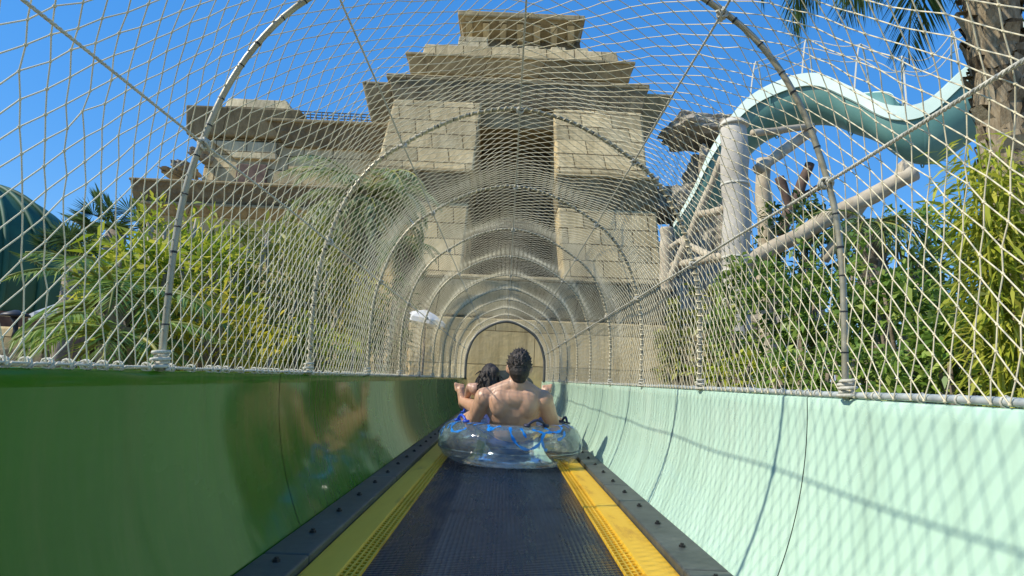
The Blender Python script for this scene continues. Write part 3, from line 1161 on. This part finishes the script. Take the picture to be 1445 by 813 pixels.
def feather_palm(name, label, cat, crown, nfr, length, arch, ll, leafmat, trunk_r=.09, el=(.2, 1.2), hang=.3, nl=40, az0=0, azspan=2 * PI, lw=.075, stem_to=None, trunkmat='bark', group=None):
    crown = Vector(crown)
    base = Vector((crown.x, crown.y, GZ)) if stem_to is None else Vector(stem_to)
    t = thing(name, label, cat, (base.x, base.y, base.z), group)
    Ps, Ds, Ls = [], [], []
    st = MB()
    for k in range(nfr):
        az = az0 + azspan * (k + RNG.uniform(-.3, .3)) / nfr
        e = RNG.uniform(*el)
        pts, P, D, LL = frond(None, crown, az, e, length * RNG.uniform(.8, 1.1), arch * RNG.uniform(.8, 1.25), nl, ll, hang)
        Ps.append(P); Ds.append(D); Ls.append(LL)
        st.tube(pts, [.012 * (1 - .8 * i / len(pts)) + .002 for i in range(len(pts))], 5)
    v, f = leaf_mesh(np.concatenate(Ps), np.concatenate(Ds), np.concatenate(Ls), lw, .22)
    mesh_obj('fronds', v, f, M[leafmat], t)
    st.build('leaf_stalks', M['lf_olive'], t, True)
    # trunk with old leaf bases
    m = MB()
    n = 30
    pts = [base.lerp(crown, i / n) for i in range(n + 1)]
    m.tube(pts, [trunk_r * (1.05 + .1 * noise.noise(p * 4)) for p in pts], 12)
    hgt = (crown - base).length
    rows = int(hgt / .075)
    for i in range(rows):
        q = base.lerp(crown, (i + .5) / rows)
        for k in range(7):
            a = k * 2 * PI / 7 + i * .52 + RNG.normal(0, .2)
            o = Vector((math.cos(a), math.sin(a), 0))
            r0 = trunk_r * .95
            p0 = q + o * r0; L_ = .1 * RNG.uniform(.5, 1.7)
            tip = q + o * (r0 + trunk_r * .3 * RNG.uniform(.2, 1.7)) + Vector((RNG.normal(0, .015), RNG.normal(0, .015), L_))
            sdv = Vector((-o.y, o.x, 0)) * trunk_r * RNG.uniform(.2, .5)
            m.add([p0 - sdv, p0 + sdv, tip + sdv * .6, tip - sdv * .6, p0 + Vector((0, 0, L_)) - sdv * .8, p0 + Vector((0, 0, L_)) + sdv * .8], [(0, 1, 2, 3), (3, 2, 5, 4)])
    m.build('trunk', M[trunkmat], t)
    return t


def fan_palm(name, label, crown, nfan, rad, leafmat, trunk_r=.1):
    crown = Vector(crown)
    t = thing(name, label, 'palm', (crown.x, crown.y, GZ))
    P, D, L = [], [], []
    st = MB()
    for k in range(nfan):
        az = RNG.uniform(0, 2 * PI); e = RNG.uniform(-.3, 1.3)
        d = Vector((math.cos(az) * math.cos(e), math.sin(az) * math.cos(e), math.sin(e)))
        hub = crown + d * rad * RNG.uniform(.55, .8)
        st.tube([crown, crown.lerp(hub, .5) + Vector((0, 0, .02)), hub], .008, 5)
        nr = (d + Vector(RNG.normal(0, .3, 3))).normalized()
        u = nr.cross(Vector((0, 0, 1))).normalized(); w = (d * .6 + Vector((0, 0, .3))).normalized()
        for i in range(26):
            a = (i / 25 - .5) * 4.4
            dd = (w * math.cos(a) + u * math.sin(a)).normalized()
            P.append(hub[:]); D.append(dd[:]); L.append(rad * .62 * RNG.uniform(.85, 1.1))
    v, f = leaf_mesh(np.array(P), np.array(D), np.array(L), .085, .12)
    mesh_obj('fans', v, f, M[leafmat], t)
    st.build('leaf_stalks', M['lf_olive'], t)
    m = MB(); m.tube([(crown.x, crown.y, GZ), crown], trunk_r, 10); m.build('trunk', M['bark'], t, True)
    return t


def bamboo(name, label, px, py, rx, ry, dist, leafmat, ncul=16, nleaf=1500, leaf=.13, group=None):
    c = survey(px, py, dist)
    a, b = rx / F_PX * dist, ry / F_PX * dist
    top = c.z + b
    t = thing(name, label, 'bamboo', (c.x, c.y, GZ), group)
    m = MB()
    P, D = [], []
    for k in range(ncul):
        s = Vector((c.x + RNG.normal(0, a * .3), c.y + RNG.normal(0, a * .3), GZ))
        e = Vector((c.x + RNG.normal(0, a * .55), c.y + RNG.normal(0, a * .5), top - abs(RNG.normal(0, b * .35))))
        pts = smoothcurve([s, s.lerp(e, .6) + Vector((0, 0, .1)), e], 14)
        m.tube(pts, [.011 * (1 - .6 * i / 14) for i in range(15)], 6)
        for q in range(nleaf // ncul):
            tt_ = RNG.uniform(.25, 1.0)
            i = min(int(tt_ * 14), 13)
            p = pts[i].lerp(pts[i + 1], tt_ * 14 - i)
            tw_ = unit(np.array([RNG.normal(), RNG.normal(), RNG.normal() * .4 + .1]))
            off = RNG.uniform(0, 1) ** .7 * a * .55
            P.append(np.array(p[:]) + tw_ * off)
            D.append(unit(tw_ + np.array([RNG.normal(0, .4), RNG.normal(0, .4), RNG.normal(-.25, .4)])))
    v, f = leaf_mesh(np.array(P), np.array(D), leaf * RNG.uniform(.6, 1.3, len(P)), .14, .3)
    mesh_obj('foliage', v, f, M[leafmat], t)
    m.build('culms', M['lf_bamboo'], t, True)
    return t


# --- left of the slide
GL = 'shrubs beside the left wall'
shrub('oleander_shrub', 'bright lime leafy shrub just left of the nearest hoop', 'shrub', 202, 415, 80, 92, 3.7, 'lf_lime', 72, 13, .155, .2, .55, group=GL, fill=.12, nst=22)
shrub('oleander_shrub', 'tall lime shrub directly behind the nearest hoop', 'shrub', 292, 408, 70, 88, 4.3, 'lf_lime', 70, 13, .155, .19, .6, fill=.12, nst=22, group=GL, stemmat='palebark')
shrub('oleander_shrub', 'low yellow tipped shrub at the foot of the nearest hoop', 'shrub', 310, 490, 90, 45, 3.4, 'lf_yel', 48, 15, .12, .2, .5, group=GL)
shrub('oleander_shrub', 'olive green shrub with bare pale stems between the first two hoops', 'shrub', 378, 425, 75, 105, 5.0, 'lf_olive', 130, 16, .14, .19, .5, group=GL, stemmat='palebark', nst=20)
shrub('oleander_shrub', 'olive shrub close beside the second hoop', 'shrub', 440, 415, 60, 115, 5.9, 'lf_olive', 120, 15, .14, .19, .5, group=GL, stemmat='palebark')
shrub('oleander_shrub', 'low lime ground shrub left of the second hoop', 'shrub', 425, 496, 80, 36, 4.6, 'lf_lime', 70, 14, .1, .18, .4, group=GL)
shrub('oleander_shrub', 'top shoots of a sparse lime shrub against the wing ledge', 'shrub', 250, 345, 90, 40, 4.9, 'lf_lime', 40, 13, .13, .17, .9, group=GL, stemmat='palebark')
bamboo('bamboo_clump', 'yellow bamboo clump between the second and third hoops on the left', 497, 455, 34, 85, 6.6, 'lf_yel', 14, 1300, .12)
shrub('dark_bush', 'dark columnar bush beside the white parasol', 'shrub', 553, 462, 27, 74, 8.4, 'lf_dark', 70, 16, .13, .22, .3)
shrub('dark_bush', 'dark green bush deep behind the lime shrubs', 'shrub', 250, 440, 130, 90, 6.4, 'lf_dark', 120, 18, .17, .25, .4)
shrub('dark_bush', 'dark olive bush behind the pale stemmed shrubs', 'shrub', 410, 430, 120, 120, 8.6, 'lf_olive', 110, 18, .17, .25, .4)
feather_palm('cycad', 'arching green cycad at the lower left behind the net', 'cycad', survey(165, 432, 3.1), 17, .62, 1.5, .17, 'lf_mid', .07, (.15, 1.1), .35, 34, group=None)
feather_palm('cycad', 'dense dark cycad low down beside the left wall', 'cycad', survey(165, 486, 2.75), 16, .46, 1.5, .14, 'lf_mid', .07, (.1, .9), .35, 32)
fan_palm('fan_palm', 'dark fan palm peeking above the lime shrubs against the sky', survey(165, 322, 6.6), 14, .42, 'lf_palm')
fan_palm('fan_palm', 'low dark fan palm beside the green dome', survey(105, 372, 7.4), 12, .5, 'lf_palm')
feather_palm('date_palm', 'silvery date palm with stout trunk before the tower', 'palm', survey(512, 285, 7.4), 30, 1.25, 1.9, .28, 'lf_date', .2, (-.2, 1.3), .45, 46, trunkmat='bark')
feather_palm('date_palm', 'smaller dark date palm drooping in front of the left pylon', 'palm', survey(572, 352, 9.4), 20, .75, 2.0, .2, 'lf_palm', .12, (-.2, 1.2), .5, 36)

# --- right of the slide
GR = 'shrubs beside the right wall'
shrub('vine_shrub', 'olive vine shrub nearest the tower on the right', 'shrub', 985, 480, 55, 75, 7.0, 'lf_olive', 90, 18, .11, .45, .2, group=GR)
shrub('vine_shrub', 'leafy green vine shrub at the foot of the pale column', 'shrub', 1075, 460, 75, 90, 5.8, 'lf_mid', 120, 20, .1, .45, .2, group=GR)
shrub('vine_shrub', 'dense vine shrub under the long log beam', 'shrub', 1165, 440, 85, 95, 5.2, 'lf_mid', 110, 18, .1, .4, .2, group=GR, fill=.2)
shrub('vine_shrub', 'dark vine shrub below the gap of sky', 'shrub', 1275, 475, 90, 90, 4.4, 'lf_mid', 120, 18, .1, .42, .2, group=GR)
shrub('vine_shrub', 'low vine shrub at the right end of the net', 'shrub', 1385, 510, 85, 75, 3.4, 'lf_mid', 110, 18, .085, .45, .2, group=GR)
shrub('vine_shrub', 'low dark ground shrub behind the nearest right hoop foot', 'shrub', 1190, 535, 110, 40, 3.9, 'lf_mid', 90, 18, .08, .45, .2, group=GR)
shrub('vine_shrub', 'low pale green shrub near the second right hoop foot', 'shrub', 1050, 535, 75, 32, 5.2, 'lf_lime', 55, 16, .08, .4, .3, group=GR)
shrub('leafy_tree', 'sparse tree with sky showing through it below the flume', 'tree', 1300, 345, 75, 62, 7.5, 'lf_mid', 60, 14, .14, .4, .1, fill=.3)
shrub('leafy_tree', 'tall dark tree behind the log beam', 'tree', 1150, 345, 75, 70, 9.5, 'lf_dark', 90, 18, .17, .35, .2)
shrub('leafy_tree', 'big shaded tree behind the vine shrubs on the right', 'tree', 1370, 420, 120, 75, 6.2, 'lf_dark', 120, 18, .15, .4, .2)
feather_palm('feather_palm', 'brown trunked palm with dark fronds under the log beam', 'palm', survey(1228, 318, 7.0), 16, .8, 1.8, .2, 'lf_palm', .14, (-.3, 1.1), .4, 34)
bamboo('bamboo_clump', 'tall yellow green bamboo in front of the tall palm trunk', 1415, 335, 72, 160, 2.9, 'lf_bamboo', 20, 2300, .125)
pc = survey(1374, -215, 3.5)
feather_palm('tall_palm', 'tall rough trunked palm with fronds hanging over the wavy flume', 'palm', pc, 22, 1.75, 2.0, .46, 'lf_palm', .135, (-.1, 1.1), .8, 56, stem_to=(pc.x + .12, 3.5, GZ), trunkmat='shag', lw=.05)
# ------------------------------------------------------------------ double tube
def mat_vinyl():
    t = NT('clear_vinyl')
    v = t.obj()
    t.set((.62, .72, .74), .08)
    tr = t.n('ShaderNodeBsdfTransparent'); tr.inputs[0].default_value = (.9, .96, 1.0, 1)
    gl = t.n('ShaderNodeBsdfGlossy'); gl.inputs['Roughness'].default_value = .05; gl.inputs['Color'].default_value = (1, 1, 1, 1)
    fr = t.n('ShaderNodeLayerWeight'); fr.inputs['Blend'].default_value = .26
    bm = t.n('ShaderNodeBump'); bm.inputs['Strength'].default_value = .25; bm.inputs['Distance'].default_value = .02
    t.l(t.noise(v, 9, 3), bm.inputs['Height'])
    t.l(bm.outputs[0], gl.inputs['Normal']); t.l(bm.outputs[0], fr.inputs['Normal'])
    m1 = t.n('ShaderNodeMixShader')
    t.l(t.math('ADD', t.math('MULTIPLY', fr.outputs['Fresnel'], .8), .05), m1.inputs[0])
    t.l(tr.outputs[0], m1.inputs[1]); t.l(gl.outputs[0], m1.inputs[2])
    m2 = t.n('ShaderNodeMixShader'); m2.inputs[0].default_value = .07
    t.l(m1.outputs[0], m2.inputs[1]); t.l(t.b.outputs[0], m2.inputs[2])
    t.l(m2.outputs[0], t.out.inputs['Surface'])
    return t.m


M['vinyl'] = mat_vinyl()
M['blueprint'] = mat_plain('blue_print', (.0, .14, .5), (.01, .24, .68), 14, .35, coat=.4)
M['handle'] = mat_plain('dark_handle', (.01, .015, .04), (.03, .035, .08), 20, .5)
M['bluehandle'] = mat_plain('blue_handle', (.01, .06, .5), (.02, .1, .62), 20, .45)
TX, RR_, R_ = .055, .355, .132
CZ = H + R_ + .004
raft = thing('double_tube', 'clear inflatable double tube with blue squiggle print riding up the belt', 'inflatable tube', (TX, 4.65, H))


def torus_pt(cy, phi, th, off=0.0, sq=1.0):
    r = R_ + off
    return Vector((TX + (RR_ + r * math.cos(th)) * math.sin(phi), cy - (RR_ + r * math.cos(th)) * math.cos(phi), CZ + r * math.sin(th) * sq))


RINGS = (4.25, 5.03)
for cy in RINGS:
    v, f = [], []
    nu, nv = 96, 28
    for i in range(nu):
        phi = 2 * PI * i / nu
        for k in range(nv):
            th = 2 * PI * k / nv
            wr = .0022 * math.sin(phi * 44) * max(0, -math.cos(th)) + .0012 * math.sin(phi * 60)
            v.append(torus_pt(cy, phi, th, wr))
    for i in range(nu):
        for k in range(nv):
            f.append((i * nv + k, ((i + 1) % nu) * nv + k, ((i + 1) % nu) * nv + (k + 1) % nv, i * nv + (k + 1) % nv))
    mesh_obj('tube_ring', v, f, M['vinyl'], raft, True)
    m = MB()
    for th in (-.28, PI + .2):
        m.tube([torus_pt(cy, 2 * PI * i / 80, th, .002) for i in range(81)], .0028, 5)
    m.build('weld_seam', M['vinyl'], raft, True)
    m = MB()
    m.tube([(TX, cy, H + .012), (TX, cy, H + .02)], RR_ - .05, 40); m.build('tube_floor', M['vinyl'], raft)


def ribbon(mb, cy, pts2, w):
    """flat print on the tube: points are (phi, th)"""
    c = smoothcurve([(a, b, 0) for a, b in pts2], 6 * (len(pts2) - 1))
    P = [torus_pt(cy, q.x, q.y, .0025) for q in c]
    vs, fs = [], []
    for i, q in enumerate(c):
        tan = (P[min(i + 1, len(P) - 1)] - P[max(i - 1, 0)]).normalized()
        nrm = (torus_pt(cy, q.x, q.y, .1) - P[i]).normalized()
        s = tan.cross(nrm) * w * (.75 + .35 * math.sin(i * .9))
        vs += [P[i] + s, P[i] - s]
    for i in range(len(P) - 1):
        fs.append((2 * i, 2 * i + 1, 2 * i + 3, 2 * i + 2))
    mb.add(vs, fs)


def zpt(x, y):
    return (math.asin(max(-.97, min(.97, (x - 722) / 610))), math.radians((445 - y) / 205 * 82))


STROKES = [[(710, 280), (722, 350), (770, 415), (850, 445), (930, 415), (975, 360), (1000, 330)],
           [(905, 300), (950, 318), (1000, 330), (1070, 325), (1110, 330)], [(1000, 330), (965, 385), (975, 440), (1000, 448)],
           [(1110, 330), (1180, 300), (1205, 255), (1165, 215)], [(1205, 255), (1260, 250)], [(1030, 280), (1060, 310)], [(1090, 385), (1150, 365), (1190, 320)],
           [(500, 258), (520, 300), (535, 330), (570, 300), (622, 268)], [(530, 300), (555, 292)],
           [(808, 290), (822, 330), (840, 370)],
           [(145, 232), (185, 238), (225, 232)], [(185, 238), (188, 290), (205, 335), (245, 362), (300, 350), (335, 322)], [(180, 280), (172, 330), (180, 345)],
           [(225, 232), (280, 215), (340, 195)], [(300, 275), (350, 240), (400, 205)], [(370, 282), (400, 255), (440, 225)], [(110, 240), (122, 270), (130, 280)],
           [(340, 195), (375, 215), (360, 240)]]
for s in STROKES:
    m = MB(); ribbon(m, RINGS[0], [zpt(*p) for p in s], .0095); m.build('print_stroke', M['blueprint'], raft)
for k in range(22):
    phi0 = 1.1 + k * .19; t0 = RNG.uniform(.2, 1.3)
    s = [(phi0, t0), (phi0 + .05, t0 + .4), (phi0 + .13, t0 + .35), (phi0 + .16, t0 - .05)]
    m = MB(); ribbon(m, RINGS[0], s, .008); m.build('print_stroke', M['blueprint'], raft)
    m = MB(); ribbon(m, RINGS[1], [(a + 1.1, b) for a, b in s], .008); m.build('print_stroke', M['blueprint'], raft)


def handle(phi, th, cy, mat):
    c = torus_pt(cy, phi, th); n_ = (torus_pt(cy, phi, th, .1) - c).normalized()
    tg = (torus_pt(cy, phi + .05, th) - torus_pt(cy, phi - .05, th)).normalized()
    m = MB()
    m.tube([c + tg * (-.065 + .13 * k / 10) + n_ * (.006 + .034 * math.sin(PI * k / 10)) for k in range(11)], .0085, 8)
    for s in (-1, 1):
        b = c + tg * s * .065
        m.tube([b, b + n_ * .012], .022, 10)
    m.build('grab_handle', mat, raft, True)


handle(.42, 1.35, RINGS[0], M['handle'])
handle(-1.05, 1.45, RINGS[0], M['bluehandle'])
handle(1.75, 1.4, RINGS[0], M['handle'])
handle(-1.9, 1.4, RINGS[1], M['bluehandle'])

# ------------------------------------------------------------------ riders


def mat_skin(name, c1, c2):
    t = NT(name)
    v = t.obj()
    col = t.ramp(t.noise(v, 11, 5), [(.3, c1), (.7, c2)])
    t.b.inputs['Subsurface Weight'].default_value = .12
    t.b.inputs['Subsurface Radius'].default_value = (.02, .008, .004)
    t.b.inputs['Subsurface Scale'].default_value = .6
    t.bump(t.noise(v, 120, 4), .12, .002)
    return t.set(col, .42, spec=.5)


M['skin'] = mat_skin('tan_skin', (.52, .29, .175), (.62, .37, .235))
M['skin2'] = mat_skin('light_skin', (.5, .3, .21), (.58, .36, .26))
M['hair'] = mat_plain('dark_hair', (.012, .009, .007), (.05, .035, .025), 60, .5, .6, 160)
M['shorts'] = mat_plain('navy_cloth', (.01, .02, .1), (.02, .04, .16), 30, .8, .2)
M['swim'] = mat_plain('red_swimsuit', (.2, .015, .03), (.3, .03, .05), 30, .7, .2)
M['eye'] = mat_plain('eye_white', (.6, .6, .58), (.7, .7, .68), 10, .3)


def fuse(name, build, mat, parent, voxel=.006, smooth_it=6):
    mb = MB(); build(mb)
    o = mb.build(name + '_tmp', mat, None)
    md = o.modifiers.new('r', 'REMESH'); md.mode = 'VOXEL'; md.voxel_size = voxel
    sm = o.modifiers.new('s', 'SMOOTH'); sm.iterations = smooth_it; sm.factor = .5
    bpy.context.view_layer.update()
    dg = bpy.context.evaluated_depsgraph_get()
    me = bpy.data.meshes.new_from_object(o.evaluated_get(dg))
    old = o.data
    bpy.data.objects.remove(o)
    bpy.data.meshes.remove(old)
    me.name = name
    me.polygons.foreach_set('use_smooth', [True] * len(me.polygons))
    me.transform(Matrix.Translation(-parent.location))
    me.materials.clear(); me.materials.append(mat)
    o = bpy.data.objects.new(name, me)
    COL.objects.link(o); o.parent = parent
    return o


def limb(mb, a, b, ra, rb, n=12):
    a, b = Vector(a), Vector(b)
    k = 8
    mb.tube([a.lerp(b, i / k) for i in range(k + 1)], [(ra + (rb - ra) * i / k) * (1 + .1 * math.sin(PI * (i / k) ** .7)) for i in range(k + 1)], n)
    mb.ellipsoid(a, (ra, ra, ra)); mb.ellipsoid(b, (rb, rb, rb))


def hand(mb, wrist, d, palm_n, s):
    """palm, four curled fingers and a thumb"""
    wrist = Vector(wrist); d = Vector(d).normalized(); pn = Vector(palm_n).normalized()
    side = d.cross(pn).normalized() * s
    mb.ellipsoid(wrist + d * .045, (.03, .03, .03))
    for k in range(4):
        b = wrist + d * .035 + side * (k - 1.5) * .02
        limb(mb, b, b + d * .05, .012, .0105, 8)
        p = b + d * .05
        L = (.034, .04, .037, .028)[k]
        q = p + (d + pn * .5).normalized() * L
        limb(mb, p, q, .0095, .0085, 8)
        r = q + (d * .3 + pn).normalized() * L * .8
        limb(mb, q, r, .0085, .0075, 8)
    b = wrist + d * .02 - side * .025
    q = b + (d * .6 - side * .9 + pn * .3).normalized() * .04
    limb(mb, b, q, .0125, .011, 8)
    limb(mb, q, q + (d + pn * .6).normalized() * .03, .01, .0085, 8)


def foot(mb, ankle, toe_dir, sole_n, s):
    a = Vector(ankle); d = Vector(toe_dir).normalized(); sn = Vector(sole_n).normalized()
    side = d.cross(sn).normalized() * s
    limb(mb, a, a + sn * .035 - d * .03, .036, .034)
    limb(mb, a + sn * .03 - d * .02, a + d * .11 + sn * .03, .034, .03)
    for k in range(5):
        b = a + d * .11 + sn * .03 + side * (k - 2) * .0165
        L = (.058, .052, .046, .04, .034)[k]
        r = (.0135, .0105, .01, .0095, .009)[k]
        limb(mb, b, b + d * L, r * 1.1, r, 8)


man = thing('person', 'bare backed man with short dark hair in the rear ring of the clear tube', 'person', (.07, 4.3, H))


def man_body(mb):
    x = .07
    mb.ellipsoid((x, 4.36, -.405), (.175, .13, .115))
    mb.ellipsoid((x, 4.30, -.30), (.165, .118, .15))
    mb.ellipsoid((x + .002, 4.245, -.2), (.19, .118, .15))
    mb.ellipsoid((x + .004, 4.205, -.135), (.17, .095, .085))
    for s in (-1, 1):
        mb.ellipsoid((x + s * .085, 4.165, -.16), (.085, .052, .1))       # shoulder blade
        mb.ellipsoid((x + s * .08, 4.32, -.2), (.09, .06, .07))
        mb.ellipsoid((x + s * .2, 4.22, -.135), (.072, .075, .075))       # deltoid
        limb(mb, (x + .015, 4.195, -.03), (x + s * .165, 4.215, -.105), .052, .05)
        e = (x + s * .288, 4.33, -.32)
        w = (x + s * .315, 4.56, -.27)
        limb(mb, (x + s * .208, 4.22, -.15), e, .06, .044)
        limb(mb, e, w, .045, .03)
        hand(mb, w, (s * .1, 1, -.05), (0, .1, -1), s)
        limb(mb, (x + s * .09, 4.4, -.42), (x + s * .25, 4.82, -.24), .085, .058)
        fx = -.345 if s < 0 else .33
        an = (fx, 5.2, -.2 if s < 0 else -.18)
        limb(mb, (x + s * .25, 4.82, -.24), an, .058, .036)
        mb.ellipsoid(Vector((x + s * .26, 4.95, -.235)), (.056, .1, .056))
        foot(mb, an, (s * .25, .25, 1), (0, 1, -.2), s)
    limb(mb, (x + .012, 4.2, -.07), (x + .026, 4.2, .04), .064, .056)
    hx, hy, hz = x + .028, 4.205, .085
    mb.ellipsoid((hx, hy, hz), (.076, .094, .112))
    mb.ellipsoid((hx, hy + .045, hz - .05), (.056, .055, .06))
    for s in (-1, 1):
        mb.ellipsoid((hx + s * .079, hy - .003, hz - .012), (.013, .02, .032), Matrix.Rotation(s * -.35, 3, 'Z'))
    mb.ellipsoid((hx, hy + .1, hz - .015), (.013, .02, .024))
    mb.ellipsoid((hx, hy + .088, hz - .056), (.026, .014, .011))
    mb.ellipsoid((hx, hy + .085, hz + .018), (.05, .016, .012))


fuse('body', man_body, M['skin'], man, .0055, 14)


def man_hair(mb):
    hx, hy, hz = .098, 4.205, .085
    mb.ellipsoid((hx, hy - .006, hz + .018), (.082, .096, .108))
    mb.ellipsoid((hx, hy - .045, hz - .03), (.07, .058, .075))
    mb.ellipsoid((hx, hy - .05, hz - .075), (.05, .04, .04))
    for k in range(420):
        d = ball(1)[0]
        if d[2] < -.25 or (d[1] > .55 and d[2] < .5):
            continue
        p = Vector((hx + d[0] * .079, hy - .006 + d[1] * .093, hz + .018 + d[2] * .105))
        q = p + Vector((d[0] * .6 + RNG.normal(0, .35), d[1] * .5 + .3, d[2] * .8 + .25)).normalized() * RNG.uniform(.008, .022)
        mb.tube([p, q], [.0045, .0022], 4)


fuse('hair', man_hair, M['hair'], man, .0032, 1)


def man_shorts(mb):
    x = .07
    mb.ellipsoid((x, 4.365, -.42), (.186, .138, .11))
    for s in (-1, 1):
        limb(mb, (x + s * .09, 4.42, -.42), (x + s * .2, 4.69, -.3), .096, .078)


fuse('swim_shorts', man_shorts, M['shorts'], man, .007)
m = MB()
for s in (-1, 1):
    m.ellipsoid((.098 + s * .031, 4.205 + .086, .088), (.013, .01, .01))
m.build('eyes', M['eye'], man, True)

girl = thing('person', 'dark haired rider leaning left in the front ring, mostly hidden by the man', 'person', (-.06, 5.05, H))


def girl_body(mb):
    mb.ellipsoid((-.0, 5.1, -.41), (.15, .12, .1))
    mb.ellipsoid((-.035, 5.05, -.3), (.13, .1, .13))
    mb.ellipsoid((-.075, 5.01, -.19), (.145, .095, .12))
    mb.ellipsoid((-.095, 4.99, -.125), (.135, .075, .06))
    for s in (-1, 1):
        sh = Vector((-.09 + s * .14, 5.0, -.12 + (.03 if s < 0 else 0)))
        mb.ellipsoid(sh, (.052, .052, .052))
        e = Vector((-.09 + s * .21, 5.12, -.24)) if s > 0 else Vector((-.275, 5.02, -.075))
        w = Vector((-.09 + s * .25, 5.32, -.21)) if s > 0 else Vector((-.31, 5.2, -.17))
        limb(mb, sh, e, .044, .035); limb(mb, e, w, .035, .024)
        hand(mb, w, (s * .1, 1, -.1), (0, .1, -1), s)
        limb(mb, (s * .08, 5.16, -.4), (s * .14, 5.5, -.18), .07, .05)
        limb(mb, (s * .14, 5.5, -.18), (s * .17, 5.82, -.36), .05, .032)
        foot(mb, (s * .17, 5.82, -.36), (s * .2, .8, .6), (0, .5, -.8), s)
    limb(mb, (-.1, 5.0, -.1), (-.115, 4.98, -.02), .045, .04)
    mb.ellipsoid((-.118, 4.975, .012), (.066, .084, .098))
    mb.ellipsoid((-.105, 5.02, -.03), (.048, .048, .05))
    mb.ellipsoid((-.1, 5.07, 0), (.011, .017, .02))
    mb.ellipsoid((-.1, 5.058, -.035), (.02, .012, .009))
    for s in (-1, 1):
        mb.ellipsoid((-.118 + s * .067, 4.98, .0), (.011, .017, .026))


fuse('body', girl_body, M['skin2'], girl, .006)


def girl_hair(mb):
    mb.ellipsoid((-.12, 4.965, .024), (.077, .09, .1))
    mb.ellipsoid((-.13, 4.92, -.03), (.068, .055, .075))
    mb.ellipsoid((-.09, 4.925, .05), (.05, .05, .05))
    for k in range(300):
        a = RNG.uniform(PI * .85, PI * 2.15)
        p = Vector((-.12 + .075 * math.cos(a), 4.955 + .08 * math.sin(a), .06 * RNG.uniform(-1, 1)))
        q = p + Vector((RNG.normal(0, .02), RNG.normal(-.01, .012), -RNG.uniform(.04, .11)))
        mb.tube([p, p.lerp(q, .5) + Vector((RNG.normal(0, .008), 0, 0)), q], [.007, .006, .002], 4)


fuse('hair', girl_hair, M['hair'], girl, .0036, 1)


def girl_suit(mb):
    mb.ellipsoid((0, 5.1, -.42), (.16, .13, .095))
    mb.ellipsoid((-.035, 5.05, -.31), (.139, .108, .12))
    mb.ellipsoid((-.072, 5.015, -.22), (.15, .1, .07))


fuse('swimsuit', girl_suit, M['swim'], girl, .007)

# ------------------------------------------------------------------ render settings
scene.view_settings.view_transform = 'Standard'
scene.view_settings.look = 'None'
scene.view_settings.exposure = 0
scene.view_settings.gamma = 1
scene.render.engine = 'CYCLES'
scene.cycles.max_bounces = 10
scene.cycles.transparent_max_bounces = 24
scene.cycles.use_denoising = True
